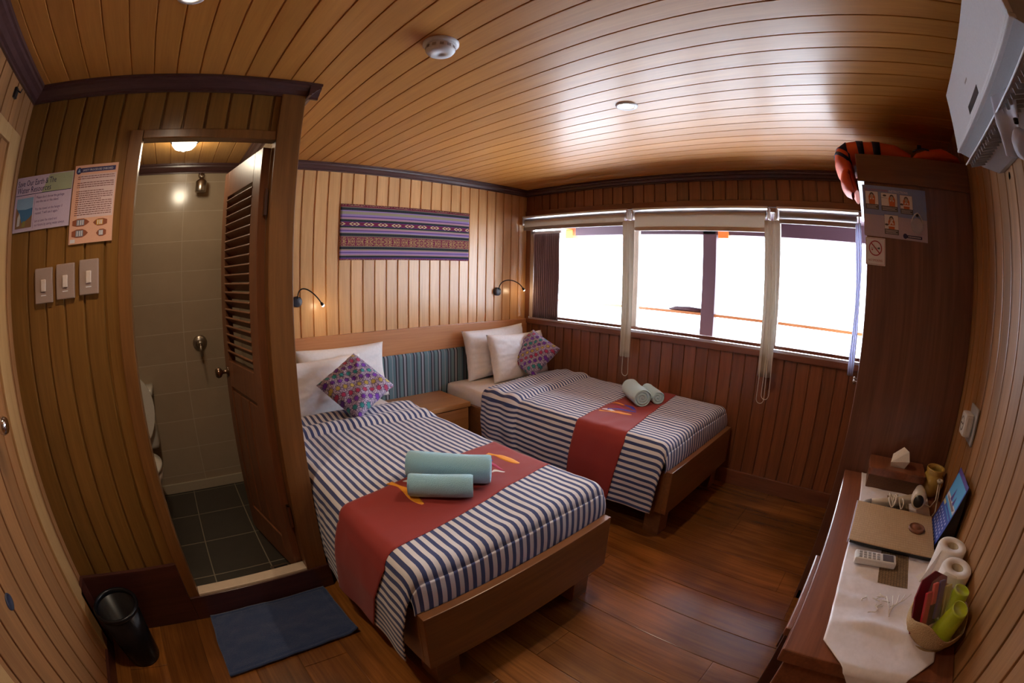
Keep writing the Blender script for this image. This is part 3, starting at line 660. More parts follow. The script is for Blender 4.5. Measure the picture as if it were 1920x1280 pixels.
strip(-1.125, 0.775, 0.10, 'narrow beige strip with cord hanging between the left and middle windows', 1)
strip(-2.20, 0.80, 0.105, 'narrow beige strip with two cords hanging between the middle and right windows', 2)
# pleated curtain at the left and sheer at the right
def pleat(y0, y1, z0, z1, n, amp, x, mat, name, lab):
    mb = MB(); L = abs(y1-y0)*3
    def fn(a, v): 
        k = a*n
        return (x + amp*math.sin(k*2*PI)*(0.8+0.2*v), y0+(y1-y0)*a + 0.003*math.sin(v*9+k), z1+(z0-z1)*v)
    mb.grid(fn, n*10, 12, mat, uvf=lambda a, v: (a*L, v))
    return mb
tag(pleat(-0.12, -0.415, ZS+0.012, ZT-0.165, 13, 0.012, -0.022, CURT, 'c', '').build('pleated_curtain', solid=0.001, origin=(-0.02, -0.27, ZS)), 'brown pleated curtain gathered at the left end of the windows', 'curtain')
tag(pleat(-2.762, -2.798, 0.90, ZT-0.09, 3, 0.014, -0.120, SHEER, 'c', '').build('sheer_curtain', solid=0.001, origin=(-0.1, -2.8, 0.9)), 'narrow white sheer curtain gathered between the windows and the wardrobe', 'curtain')

# outside: side deck rail, post and roof beam
XR = 0.90
OR = plain('sunlit_rafter_orange', (0.80, 0.20, 0.03), 0.5); PUR = plain('dark_purple_paint', (0.055, 0.022, 0.035), 0.6); RAILM = wood('wood_rail', (0.30, 0.12, 0.04), (0.48, 0.22, 0.08), 'y')  # bright orange holds the sunlight on the rafter ends in its colour
mb = MB(); mb.box((XR-0.03, -4.2, 1.052), (XR+0.03, 0.9, 1.078), RAILM, .006); tag(mb.build('deck_handrail', origin=(XR, -1.6, 1.05)), 'thin varnished handrail seen outside the windows', 'handrail')
mb = MB(); mb.box((XR-0.04, -1.46, 0.0), (XR+0.04, -1.33, 2.0), PUR, .005); tag(mb.build('deck_post', origin=(XR, -1.4, 0.0)), 'dark square post standing outside the middle window', 'post')
mb = MB(); mb.box((XR-0.04, -4.2, 1.768), (XR+0.04, -1.33, 1.90), PUR, .004); mb.box((XR-0.04, -1.46, 1.768), (XR+0.04, 0.12, 1.90), PUR, .004)
tag(mb.build('roof_beam', origin=(XR, -1.5, 1.77)), 'dark beam under the deck roof above the outside post', 'beam')
for yy in (0.20, -1.53):
    mb = MB(); mb.box((0.10, yy-0.05, 1.83), (XR+0.1, yy+0.05, 1.90), OR, .004); mb.box((XR-0.05, yy-0.05, 1.74), (XR+0.05, yy+0.05, 1.83), OR, .004)
    tag(mb.build('roof_rafter', origin=(0.5, yy, 1.85)), 'rafter end coloured as sunlit orange under the deck roof, ' + ('near the pleated curtain' if yy > 0 else 'beside the dark outside post'), 'rafter', 'orange rafters')
mb = MB(); mb.box((0.06, -4.2, 1.90), (1.15, 1.0, 1.94), PUR); struct(mb.build('ceiling_deck'), 'deck roof outside the windows', 'roof')
mb = MB(); mb.box((0.052, -4.2, -0.10), (1.0, 1.0, -0.03), RAILM); struct(mb.build('floor_deck'), 'side deck outside the windows', 'floor')
mb = MB()
pts = [(XR, -0.99, 1.085), (XR, -1.06, 1.094), (XR, -1.2, 1.098), (XR, -1.33, 1.092)]
mb.tube(pts, [0.006, 0.020, 0.024, 0.022], PUR, n=12); tag(mb.build('dark_cloth_roll', origin=(XR, -1.2, 1.08)), 'dark cloth lying on the outside handrail left of the post', 'cloth')

# ------------------------------------------------------------------ headboard, nightstand
hb = thing('headboard', (-1.2, -0.02, 0.44), 'long wooden headboard rail with blue striped upholstery behind both beds', 'headboard')
mb = MB(); mb.box((XB+0.002, -0.034, 0.765), (-0.002, -0.001, 0.949), HEADB, .004); mb.build('top_rail', hb)
mb = MB(); a0, a1 = XB+0.002, -0.004
def fn(a, v):
    xx = a0+(a1-a0)*a; e_ = min(v, 1-v)
    return (xx, -0.030-0.016*min(1, e_/0.07)**0.5, 0.40+0.366*v)
mb.grid(fn, 60, 20, UPH, uvf=lambda a, v: (a*(a1-a0), v)); mb.box((a0, -0.03, 0.10), (a1, -0.001, 0.765), HEADB); mb.build('upholstered_panel', hb)['label'] = 'blue, grey and navy striped upholstery'
ns = thing('nightstand', (-1.22, -0.25, 0), 'varnished wooden nightstand with drawers between the beds', 'nightstand')
mb = MB(); mb.box((-1.485, -0.44, 0.415), (-0.965, -0.05, 0.450), NIGHT, .004); mb.build('top', ns)
mb = MB(); mb.box((-1.475, -0.415, 0.06), (-0.975, -0.05, 0.415), NIGHT, .003); mb.box((-1.46, -0.39, 0.0), (-0.99, -0.06, 0.06), BASEB); mb.build('body', ns)
for z0, z1 in ((0.245, 0.408), (0.07, 0.237)):
    mb = MB(); mb.box((-1.470, -0.434, z0), (-0.980, -0.415, z1), NIGHT, .003); mb.build('drawer', ns)

# ------------------------------------------------------------------ beds
ZTOP = 0.553; RR = 0.05
def bed(xl, xr, lab):
    b = thing('bed', ((xl+xr)/2, -1.0, 0), lab, 'bed', 'twin beds')
    mb = MB(); mb.box((xl, -2.005, 0.165), (xr, -1.972, 0.412), BEDW, .003); mb.build('footboard', b)
    for xa in (xl, xr-0.028):
        mb = MB(); mb.box((xa, -1.972, 0.165), (xa+0.028, -0.05, 0.412), BEDW, .003); mb.build('side_rail', b)
    mb = MB(); mb.box((xl+0.028, -1.972, 0.20), (xr-0.028, -0.05, 0.235), BEDW); mb.build('slatted_base', b)
    for xa, ya in ((xl+0.045, -1.962), (xr-0.145, -1.962), (xl+0.045, -0.20), (xr-0.145, -0.20)):
        mb = MB(); mb.box((xa, ya, 0), (xa+0.10, ya+0.10, 0.20), BEDW, .003); mb.build('leg', b)
    mb = MB(); mb.box((xl+0.032, -1.955, 0.235), (xr-0.032, -0.055, 0.512), SHEET, .045, smooth=True); mb.build('mattress', b)
    return b
bed(-2.392, -1.492, 'nearer twin bed, beside the bathroom corner post')
bed(-0.945, -0.020, 'farther twin bed, along the window wall')

def cover_surface(xl, xr, hemL, hemR, drapeL=0.03, yfoot=-1.958, seed=0, wallx=None):
    """returns P(s, y) and total arc length; s measured from the left hem"""
    HL = ZTOP-RR-hemL; HR = ZTOP-RR-hemR; A = RR*PI/2; TW = (xr-xl)-2*RR; S = HL+A+TW+A+HR
    def P(s, y, lift=0.0, drop=0.0):
        fy = max(0.0, (RR+yfoot - y)) ; hy = 0.0
        d = y - yfoot
        if d < RR: hy = RR-math.sqrt(max(0, RR*RR-(RR-d)**2))
        w = noise.noise(Vector((s*3.1, y*2.3, seed)))*0.008 + noise.noise(Vector((s*9, y*4.0, seed+5)))*0.005 + noise.noise(Vector((s*6, y*16, seed+9)))*0.004 - 0.004*abs(noise.noise(Vector((s*4+y*5, y*7-s*3, seed+2))))
        if s < HL:
            t = (HL-s)/max(HL, 1e-6); z = ZTOP-RR-(HL-s) - hy*(1-t)*0.6
            wave = (math.sin(y*13+seed)+0.6*math.sin(y*27+2*seed))*0.006*t
            xx = xl-lift-drapeL*min(1, t*2.2)**0.7-wave-w*(1-t)
            if wallx is not None:
                q = min(1, max(0, (y+1.30)/0.06)); xx = xx*(1-q)+max(xx, wallx)*q
            return Vector((xx, y, z))
        if s < HL+A:
            q = (s-HL)/RR; return Vector((xl+RR-(RR+lift)*math.cos(q), y, ZTOP-RR+(RR+lift)*math.sin(q)-hy+w*q/1.57))
        if s < HL+A+TW:
            return Vector((xl+RR+(s-HL-A), y, ZTOP-hy+w+lift+0.008*math.sin(PI*(s-HL-A)/TW)))
        if s < HL+2*A+TW:
            q = (s-HL-A-TW)/RR; return Vector((xr-RR+(RR+lift)*math.sin(q), y, ZTOP-RR+(RR+lift)*math.cos(q)-hy+w*(1-q/1.57)))
        return Vector((xr+lift, y, ZTOP-RR-(s-HL-2*A-TW)-hy*0.5))
    return P, S, HL, A, TW
def bedspread(xl, xr, hemL, hemR, headL, headR, fold, lab, seed, origin, u0):
    P, S, HL, A, TW = cover_surface(xl, xr, hemL, hemR, seed=seed, wallx=-2.406 if xl < -2 else None)
    yf = -1.958; mb = MB(); nu, nv = 150, 110; ND = 14
    def head(a): return headL+(headR-headL)*a
    def edge(a): return fold[0]+(fold[1]-fold[0])*a
    def fn(a, v):
        s = a*S; ya = head(a); y = ya+(yf-ya)*v
        p = P(s, y); e2 = edge(a)
        if y > e2-0.02:   # turned-down band, with a rolled lower edge and a soft head end
            t = min(1, (y-(e2-0.02))/0.02); k = 0.022*math.sqrt(max(0, 1-(1-t)**2)); k += 0.008*math.sin((y-e2)*38)
            k *= min(1, (ya-y)/0.02+0.25)
            if HL+A <= s <= HL+A+TW: p.z += k
            elif s < HL: p.x -= k*0.8
            elif s < HL+A: q = (s-HL)/RR; p.x -= k*math.cos(q); p.z += k*math.sin(q)
            else: p.z += k*0.4
        if s < HL: # hem swings lower towards the foot, less near the head
            t = (HL-s)/HL; p.z += t*(0.10*max(0, (y+1.0))) ; p.y += 0.03*t*(v**6)
        return p
    mb.grid(fn, nu, nv, STRIPE, uvf=lambda a, v: (a*S+u0, v*1.5))
    s0, s1 = HL+0.01, S-(S-HL-2*A-TW)-0.01
    def fd(a, v):
        s = s0+(s1-s0)*a; p = P(s, yf+0.0005); 
        zt = p.z; zb = 0.405; k = v
        bulge = 0.010*math.sin(k*PI)+0.004*math.sin(s*26+seed)*math.sin(k*PI)
        return (p.x, yf-0.006*math.sin(k*PI/2)-bulge*0.3, zt+(zb-zt)*k)
    mb.grid(fd, 120, ND, STRIPE, uvf=lambda a, v: (s0+(s1-s0)*a+u0, v))
    o = mb.build('bedspread', solid=0.004, origin=origin, recalc=False, offset=-1)
    return tag(o, lab, 'bedspread', 'striped bedspreads'), P, S, HL, A, TW
B1 = bedspread(-2.398, -1.484, 0.165, 0.25, -0.455, -0.475, (-0.70, -0.80), 'navy and white striped bedspread on the nearer bed', 1.7, (-1.94, -1.2, 0.55), 0.0)
B2 = bedspread(-0.955, -0.018, 0.165, 0.42, -0.60, -0.44, (-0.92, -0.76), 'navy and white striped bedspread on the bed by the window wall', 4.2, (-0.48, -1.2, 0.55), 0.01)

def runner(B, far, near, lab, origin):
    _, P, S, HL, A, TW = B
    def lim(tab, s):
        for (s0, v0), (s1, v1) in zip(tab, tab[1:]):
            if s <= s1: return v0+(v1-v0)*(s-s0)/(s1-s0)
        return tab[-1][1]
    sa = [0, HL, HL+2*A+TW, S]
    f = list(zip(sa, far)); g = list(zip(sa, near))
    def Q(s, t, l=0.005):
        y = lim(f, s)+(lim(g, s)-lim(f, s))*t
        p = P(s, y, l)
        if s < HL: p.x -= 0.003; p.z += 0.0
        return p
    mb = MB(); mb.grid(lambda a, v: Q(a*(S-0.02)-0.01 if a > 0 else -0.0, v), 110, 30, RED)
    # below the hem of the spread the runner hangs a little lower
    o = mb.build('bed_runner', solid=0.002, origin=origin, recalc=False)
    tag(o, lab, 'bed runner', 'red bed runners')
    return o, Q, HL, A, TW
R1 = runner(B1, (-1.44, -1.485, -1.305, -1.30), (-1.71, -1.83, -1.665, -1.66), 'dark red cloth runner across the nearer bed', (-1.94, -1.55, 0.56))
R2 = runner(B2, (-1.35, -1.375, -1.285, -1.28), (-1.66, -1.71, -1.56, -1.56), 'dark red cloth runner across the bed by the window wall', (-0.48, -1.5, 0.56))
def patch(R, p0, p1, w, mat, name, lab, fish=True, xl=0):
    """fish-shaped applique between two (x, y) points, lying on the runner"""
    o, Q, HL, A, TW = R; p0 = Vector(p0); p1 = Vector(p1); L = (p1-p0).length; t = (p1-p0)/L; n = Vector((-t.y, t.x)); n_ = 16
    def wd(a): 
        if not fish: return w*math.sin(PI*a)**0.6
        return w*(0.28+0.72*math.sin(PI*min(1, max(0, (a-0.22)/0.78)))**0.8) if a > 0.22 else w*(0.75-2.1*a)
    B = B1 if R is R1 else B2; P = B[1]
    def fn(a, v):
        c = p0+t*(a*L)+n*((v-0.5)*wd(a)+0.012*math.sin(a*PI*1.5)); s = HL+A+(c.x-(xl+RR))
        q = P(s, c.y, 0.0075); return (c.x, c.y, q.z)
    mb = MB(); mb.grid(fn, n_, 4, mat); q = mb.build(name, o, solid=0.0015, recalc=False); q['label'] = lab
X1, X2 = -2.398, -0.955
patch(R1, (-1.655, -1.425), (-1.60, -1.585), 0.045, GOLDEN, 'fish_applique', 'orange fish shape', xl=X1)
patch(R1, (-1.69, -1.42), (-1.67, -1.495), 0.022, BLUEP, 'fish_applique', 'blue fish shape', False, X1)
patch(R1, (-1.735, -1.44), (-1.70, -1.60), 0.020, MAGP, 'fish_applique', 'magenta fish shape', False, X1)
patch(R1, (-1.74, -1.39), (-1.715, -1.46), 0.012, GOLDEN, 'applique_strip', 'small orange strip', False, X1)
patch(R1, (-1.765, -1.585), (-1.715, -1.605), 0.02, WHP, 'applique_strip', 'white strip', False, X1)
patch(R1, (-2.15, -1.42), (-2.12, -1.635), 0.04, GOLDEN, 'fish_applique', 'orange fish shape', xl=X1)
patch(R1, (-2.10, -1.44), (-2.06, -1.50), 0.03, WHP, 'applique_strip', 'white patch', False, X1)
patch(R2, (-0.725, -1.37), (-0.66, -1.565), 0.030, GOLDEN, 'fish_applique', 'orange fish shape', xl=X2)
patch(R2, (-0.69, -1.365), (-0.665, -1.46), 0.028, WHP, 'applique_strip', 'white patch', False, X2)
patch(R2, (-0.665, -1.39), (-0.60, -1.56), 0.034, BLUEP, 'fish_applique', 'blue fish shape', xl=X2)
patch(R2, (-0.60, -1.37), (-0.60, -1.50), 0.030, MAGP, 'fish_applique', 'magenta fish shape', False, X2)
patch(R2, (-0.53, -1.42), (-0.57, -1.55), 0.028, BLUEP, 'fish_applique', 'blue fish shape', False, X2)
patch(R2, (-0.54, -1.34), (-0.52, -1.43), 0.018, GOLDEN, 'applique_strip', 'small orange strip', False, X2)

# pillows and cushions
def pillow(c, w, h, th, tilt, yaw, roll, mat, name, lab, cat, group, seed, uvs=None, pinch=0.07):
    m = Matrix.Translation(c) @ Matrix.Rotation(math.radians(yaw), 4, 'Z') @ Matrix.Rotation(math.radians(tilt), 4, 'X') @ Matrix.Rotation(math.radians(roll), 4, 'Z')
    mb = MB()
    def shape(u, v, s):
        X = u*w/2*(1-pinch*(1-v*v)); Y = v*h/2*(1-pinch*(1-u*u))
        t = max(0, (1-u**4))*max(0, (1-v**4)); k = th/2*t**0.45
        k += 0.016*noise.noise(Vector((u*2+seed, v*2, s)))*t + 0.008*noise.noise(Vector((u*5+seed, v*6, s*3)))*t**0.5
        k -= 0.014*abs(noise.noise(Vector((math.atan2(v, u)*3, seed, s))))*t**0.3
        return (X, Y, s*k)
    for s in (1, -1):
        mb.grid(lambda a, b: shape(2*a-1, 2*b-1, s), 34, 34, mat, uvf=lambda a, b: (a, b), mx=m)
    o = mb.build(name, origin=c)
    bm = bmesh.new(); bm.from_mesh(o.data); bmesh.ops.remove_doubles(bm, verts=bm.verts[:], dist=0.0004); bmesh.ops.recalc_face_normals(bm, faces=bm.faces[:]); bm.to_mesh(o.data); bm.free()
    return tag(o, lab, cat, group)
G1 = 'white pillows'
pillow((-1.80, -0.135, 0.705), 0.66, 0.37, 0.13, 78, 0, 0, LINEN, 'pillow', 'white pillow standing behind on the nearer bed, against the upholstery', 'pillow', G1, 1)
pillow((-2.03, -0.285, 0.675), 0.66, 0.36, 0.14, 72, 2, 1, LINEN, 'pillow', 'white pillow in front on the nearer bed, beside the corner post', 'pillow', G1, 2)
pillow((-0.455, -0.135, 0.715), 0.66, 0.40, 0.13, 80, 0, 2, LINEN, 'pillow', 'white pillow standing behind on the bed by the window wall', 'pillow', G1, 3)
pillow((-0.345, -0.290, 0.69), 0.64, 0.38, 0.14, 74, 2, -1, LINEN, 'pillow', 'white pillow in front on the bed by the window wall', 'pillow', G1, 4)
G2 = 'patterned cushions'
pillow((-1.884, -0.541, 0.728), 0.325, 0.325, 0.12, 43, -16, 40, CUSH, 'cushion', 'purple star-patterned cushion standing on its corner on the nearer bed', 'cushion', G2, 5, pinch=0.04)
pillow((-0.31, -0.41, 0.722), 0.325, 0.325, 0.13, 50, -72, 62, CUSH, 'cushion', 'purple star-patterned cushion standing on its corner on the bed by the window wall', 'cushion', G2, 6, pinch=0.04)

# rolled towels
def towel(c, ang, L, R, mat, lab, seed, turns=3.2, flap=0.0):
    m = Matrix.Translation(c) @ Matrix.Rotation(math.radians(ang), 4, 'Z') @ Matrix.Rotation(PI/2, 4, 'Y')
    mb = MB(); n = 40; rows = []
    def ring(r, z, k=1.0): return (r, z)
    vs = []; fs = []
    prof = [(R*0.93, -L/2), (R, -L/2+0.008), (R*1.01, -L/4), (R*0.99, 0), (R*1.01, L/4), (R, L/2-0.008), (R*0.93, L/2)]
    for r, z in prof:
        for i in range(n):
            th = 2*PI*i/n; rr = r*(1+0.04*math.sin(2*th+seed)+0.035*math.sin(z*20+th+seed)+0.02*math.sin(5*th+z*30)); rr *= (1.0 if math.cos(th) < 0.8 else 1.02)
            vs.append((rr*math.cos(th), rr*math.sin(th)*1.03, z))
    for k in range(len(prof)-1):
        for i in range(n): fs.append([k*n+i, k*n+(i+1) % n, (k+1)*n+(i+1) % n, (k+1)*n+i])
    mb.add(vs, fs, mat, True)
    for sgn in (1, -1):   # spiral ends
        nr = 26; vs = []; fs = []
        for k in range(nr+1):
            r = R*0.93*k/nr
            for i in range(n):
                th = 2*PI*i/n; q = (r/R*turns - th/(2*PI)) % 1.0; d = 0.009*max(0, 1-abs(q-0.5)/0.22) if k < nr else 0
                vs.append((r*math.cos(th), r*math.sin(th)*1.03, sgn*(L/2 - d)))
        for k in range(nr):
            for i in range(n): fs.append([k*n+i, k*n+(i+1) % n, (k+1)*n+(i+1) % n, (k+1)*n+i])
        mb.add(vs, fs, mat, True)
    if flap:
        mb.box((R-0.006, -R-flap, -L/2+0.01), (R, 0, L/2-0.01), mat, 0.002)
    o = mb.build('rolled_towel', mx_fix(m, mb))
    return tag(o, lab, 'towel', 'rolled towels')
def mx_fix(m, mb):
    mb.v = [tuple(m @ Vector(v)) for v in mb.v]; return None
a1 = math.degrees(math.atan2(-0.235, 0.235))
towel((-1.945, -1.54, ZTOP+0.070), a1, 0.325, 0.055, TOWELA, 'larger aqua rolled towel on the nearer bed', 1)
towel((-2.045, -1.625, ZTOP+0.056), a1+6, 0.235, 0.041, TOWELA, 'smaller aqua rolled towel on the nearer bed', 2, 2.4)
a2 = math.degrees(math.atan2(-0.30, -0.27))
towel((-0.405, -1.43, ZTOP+0.070), a2, 0.30, 0.055, TOWELB, 'larger pale green rolled towel on the bed by the window wall', 3)
towel((-0.300, -1.50, ZTOP+0.056), a2, 0.24, 0.041, TOWELB, 'smaller pale green rolled towel on the bed by the window wall, nearer the windows', 4, 2.4)

# ------------------------------------------------------------------ head wall: textile and reading lamps
mb = MB(); x0, x1, z0, z1 = -1.756, -0.655, 1.445, 1.829
mb.grid(lambda a, v: (x0+(x1-x0)*a, -0.006-0.003*noise.noise(Vector((a*6, v*2, 3)))-0.002, z0+(z1-z0)*v), 60, 16, IKAT, uvf=lambda a, v: (a*2.9, v))
tag(mb.build('wall_hanging', solid=0.002, origin=(-1.2, -0.008, 1.445)), 'purple and maroon banded ikat cloth hung on the board wall', 'wall hanging')
def reading_lamp(x, z, dx, dz, tx, tz, lab):
    r = thing('reading_lamp', (x, -0.01, z), lab, 'lamp', 'gooseneck reading lamps')
    mb = MB(); mb.lathe([(0, 0.030), (0.028, 0.030), (0.034, 0.026), (0.035, 0.0)], NAVYB, mx=frame((x, 0.0, z), (1, 0, 0), (0, 0, 1))); mb.build('wall_base', r)
    p0 = Vector((x, -0.03, z+0.02)); p3 = Vector((tx, -0.12, tz))
    pts = []
    a = p0 + Vector((-0.0, -0.02, dz*2.0)); b = p3 + Vector((-0.045, 0.01, 0.075))
    for i in range(17):
        q = i/16; pts.append(p0*(1-q)**3 + a*3*q*(1-q)**2 + b*3*q*q*(1-q) + p3*q**3)
    mb = MB(); mb.tube(pts, 0.0045, BLACK, n=8); mb.build('gooseneck', r)
    d = (pts[-1]-pts[-3]).normalized(); e_ = pts[-1]
    mb = MB(); mb.tube([e_-d*0.004, e_+d*0.006, e_+d*0.020], [0.006, 0.010, 0.011], BLACK, n=16); mb.build('lamp_head', r)
    mb = MB(); mb.tube([e_+d*0.0205, e_+d*0.026], [0.010, 0.006], LED, n=16); mb.build('led_lens', r)
    L = lamp_obj('reading_light', 'POINT', tuple(e_+d*0.045), 0.32, (1, 0.74, 0.45), r, 0.012)
reading_lamp(-2.062, 1.185, 0, 0.06, -1.925, 1.175, 'lit black gooseneck reading lamp over the nearer bed')
reading_lamp(-0.345, 1.195, 0, 0.06, -0.150, 1.225, 'lit black gooseneck reading lamp beside the windows')

# ------------------------------------------------------------------ ceiling fittings
for (x, y), lb in (((-1.30, -1.873), 'lit round downlight in the ceiling above the floor between beds and windows'), ((-2.955, -1.775), 'lit round downlight in the ceiling at the top left edge of the photo')):
    d = thing('ceiling_downlight', (x, y, H), lb, 'lamp', 'recessed downlights')
    mb = MB(); mb.lathe([(0.030, 0.002), (0.032, -0.006), (0.046, -0.006), (0.048, 0.0)], WHITE, c=(x, y, H)); mb.build('trim_ring', d)
    mb = MB(); mb.lathe([(0.031, 0.0), (0, -0.002)], BULB, c=(x, y, H)); mb.build('bulb', d)
    lamp_obj('downlight', 'SPOT', (x, y, H-0.012), 22, WARM, d, 0.03, spot_size=math.radians(150), spot_blend=0.8)
x, y = -2.153, -1.748
sm = thing('smoke_detector', (x, y, H), 'round white smoke detector on the ceiling', 'smoke detector')
mb = MB(); mb.lathe([(0.058, 0), (0.058, -0.008), (0.050, -0.012), (0, -0.012)], WHITE, c=(x, y, H)); mb.build('base', sm)
mb = MB(); mb.lathe([(0.046, -0.011), (0.047, -0.030), (0.040, -0.040), (0.012, -0.042), (0.010, -0.039), (0, -0.039)], WHITE, c=(x, y, H))
for i in range(12):
    a = 2*PI*i/12; mb.box((-0.006, 0.0445, -0.028), (0.006, 0.0475, -0.018), GREYT, mx=Matrix.Translation((x, y, H)) @ Matrix.Rotation(a, 4, 'Z'))
mb.build('sensor_cap', sm)

# ------------------------------------------------------------------ light switches and posters on the bathroom wall
for x, z, lb in ((-3.425, 1.395, 'leftmost taupe light switch on the bathroom wall'), (-3.325, 1.40, 'middle taupe light switch on the bathroom wall'), (-3.222, 1.405, 'taupe light switch nearest the bathroom doorway')):
    s = thing('light_switch', (x, YB-0.006, z), lb, 'light switch', 'light switches')
    mb = MB(); mb.box((x-0.041, YB-0.016, z-0.058), (x+0.041, YB+0.0, z+0.058), PLATE, .004); mb.build('face_plate', s)
    mb = MB(); mb.box((x-0.011, YB-0.022, z-0.020), (x+0.011, YB-0.014, z+0.020), plain('rocker_cream', (0.62, 0.52, 0.45), 0.3), .003); mb.build('rocker', s)
    mb = MB(); mb.box((x-0.012, YB-0.0168, z-0.034), (x+0.012, YB-0.0155, z-0.031), WHITE); mb.build('maker_mark', s)
def decal(mx):
    class D: pass
    d = D(); d.mb = MB(); d.k = 0
    def rect(x0, y0, x1, y1, mat, lay=1): d.mb.add([(x0, y0, lay*0.0003), (x1, y0, lay*0.0003), (x1, y1, lay*0.0003), (x0, y1, lay*0.0003)], [[0, 1, 2, 3]], mat, mx=mx)
    def poly(p, mat, lay=1): d.mb.add([(a, b, lay*0.0003) for a, b in p], [list(range(len(p)))], mat, mx=mx)
    def ell(cx, cy, a, b, mat, lay=1, rot=0): poly([(cx+a*math.cos(t)*math.cos(rot)-b*math.sin(t)*math.sin(rot), cy+a*math.cos(t)*math.sin(rot)+b*math.sin(t)*math.cos(rot)) for t in [2*PI*i/24 for i in range(24)]], mat, lay)
    def text(s, x, y, size, mat, lay=2, align='LEFT', sx=1.0): textmesh(d.mb, s, mx @ Matrix.Translation((x, y, lay*0.0003)), size, mat, align, sx)
    d.rect, d.poly, d.ell, d.text = rect, poly, ell, text
    return d
def flat(n, c, r=0.5): return plain(n, c, r)
LAV = flat('poster_lavender', (0.52, 0.42, 0.52)); INK = flat('ink_navy', (0.03, 0.025, 0.10)); INKP = flat('ink_violet', (0.12, 0.06, 0.16)); GRN = flat('print_green', (0.33, 0.36, 0.22)); SKYB = flat('print_sky', (0.22, 0.36, 0.50)); SEA = flat('print_sea', (0.05, 0.16, 0.30)); ROCK = flat('print_rock', (0.22, 0.12, 0.06)); FALL = flat('print_waterfall', (0.50, 0.50, 0.48)); MOSS = flat('print_moss', (0.22, 0.20, 0.05))
SALM = flat('poster_salmon', (0.66, 0.36, 0.24)); SALP = flat('poster_salmon_pale', (0.62, 0.45, 0.42)); BROWN = flat('ink_brown', (0.16, 0.05, 0.04)); HULL = flat('print_hull', (0.25, 0.07, 0.03)); DECK = flat('print_deck', (0.20, 0.22, 0.26)); GOLD = flat('print_gold', (0.60, 0.32, 0.03)); WHI = flat('print_white', (0.62, 0.60, 0.62))
# landscape poster
w, h = 0.272, 0.188; mx = frame((-3.592, YB-0.006, 1.585), (1, 0, -0.0), (0, 0, 1)); d = decal(mx)
d.mb.box((0, 0, -0.004), (w, h, 0), LAV, mx=mx)
for p in [((0.13, h-0.062), (w-0.002, h-0.062), (w-0.002, h-0.002), (0.16, h-0.002))]: d.poly(p, GRN)
d.rect(0.003, h-0.064, w-0.003, h-0.062, INK, 2)
d.text('Save Our Earth & The', 0.007, h-0.032, 0.029, INK, 3, sx=0.72); d.text('Water Resources', 0.007, h-0.056, 0.029, INK, 3, sx=0.80)
d.rect(0.012, 0.012, 0.094, h-0.074, SKYB, 1); d.poly([(0.012, 0.012), (0.094, 0.012), (0.094, 0.078), (0.06, 0.074), (0.012, 0.078)], SEA, 2)
d.poly([(0.012, 0.012), (0.094, 0.012), (0.094, 0.055), (0.082, 0.045), (0.06, 0.034), (0.045, 0.03), (0.03, 0.06), (0.02, 0.075), (0.012, 0.085)], ROCK, 3)
d.poly([(0.045, 0.016), (0.06, 0.016), (0.065, 0.034), (0.05, 0.036)], MOSS, 4); d.poly([(0.020, 0.02), (0.034, 0.022), (0.036, 0.05), (0.030, 0.066), (0.022, 0.05)], FALL, 4)
d.rect(0.100, 0.006, 0.1012, h-0.066, INKP, 1)
for i, (a, b) in enumerate((("Please don't throw the garbage", 'into the sea or the island.'), ('Put the towel on the hanger if', 'reused. "I will use it again."'), ('Let us save the island and', 'our future by saving water always.'))):
    yy = 0.106-0.040*i; d.text(a, 0.108, yy, 0.0125, INKP, 2, sx=0.84); d.text(b, 0.108, yy-0.014, 0.0125, INKP, 2, sx=0.84)
tag(d.mb.build('landscape_poster', origin=(-3.46, YB-0.006, 1.585)), 'lavender landscape poster with a coast picture about saving earth and water', 'poster')
# portrait poster
w, h = 0.186, 0.268; mx = frame((-3.315, YB-0.008, 1.518), (1, 0, 0), (0, 0, 1)); d = decal(mx)
d.mb.box((0, 0, -0.004), (w, h, 0), SALM, mx=mx)
d.rect(0.03, 0.085, w-0.004, h-0.035, SALP, 1); d.rect(0.028, h-0.026, w-0.010, h-0.010, INK, 2); d.text('SAFETY PROCEDURE ONBOARD', 0.034, h-0.022, 0.0105, WHI, 3, sx=0.86); d.ell(0.018, h-0.019, 0.012, 0.012, INK, 2); d.poly([(0.012, h-0.024), (0.019, h-0.010), (0.025, h-0.024)], SKYB, 3)
random.seed(11)
for i in range(19):
    yy = h-0.042-0.0073*i
    if i in (2, 6): continue
    xx = 0.018; e_ = w-0.010-(random.random()*0.05 if i % 4 == 3 else 0)
    while xx < e_:
        l = 0.005+random.random()*0.012; d.rect(xx, yy, min(e_, xx+l), yy+0.0026, BROWN, 2); xx += l+0.002
def boat(cx, cy, L, B, core, flip=1):
    d.poly([(cx-flip*L/2, cy-B*0.3), (cx-flip*L/2, cy+B*0.3), (cx-flip*L*0.2, cy+B/2), (cx+flip*L*0.15, cy+B/2), (cx+flip*L*0.35, cy+B*0.3), (cx+flip*L/2, cy), (cx+flip*L*0.35, cy-B*0.3), (cx+flip*L*0.15, cy-B/2), (cx-flip*L*0.2, cy-B/2)], HULL, 2)
    d.poly([(cx-L*0.25, cy-B*0.36), (cx+L*0.2, cy-B*0.36), (cx+L*0.2, cy+B*0.36), (cx-L*0.25, cy+B*0.36)], core, 3)
    for q in (-0.15, 0.0, 0.12): d.rect(cx+q*L-0.002, cy-B*0.3, cx+q*L+0.002, cy+B*0.3, WHI, 4)
boat(0.05, 0.070, 0.075, 0.026, DECK); boat(0.048, 0.034, 0.072, 0.028, DECK); boat(0.133, 0.066, 0.06, 0.024, GOLD, -1); boat(0.140, 0.030, 0.042, 0.024, DECK, -1)
d.rect(0.006, 0.004, 0.028, 0.016, WHI, 2)
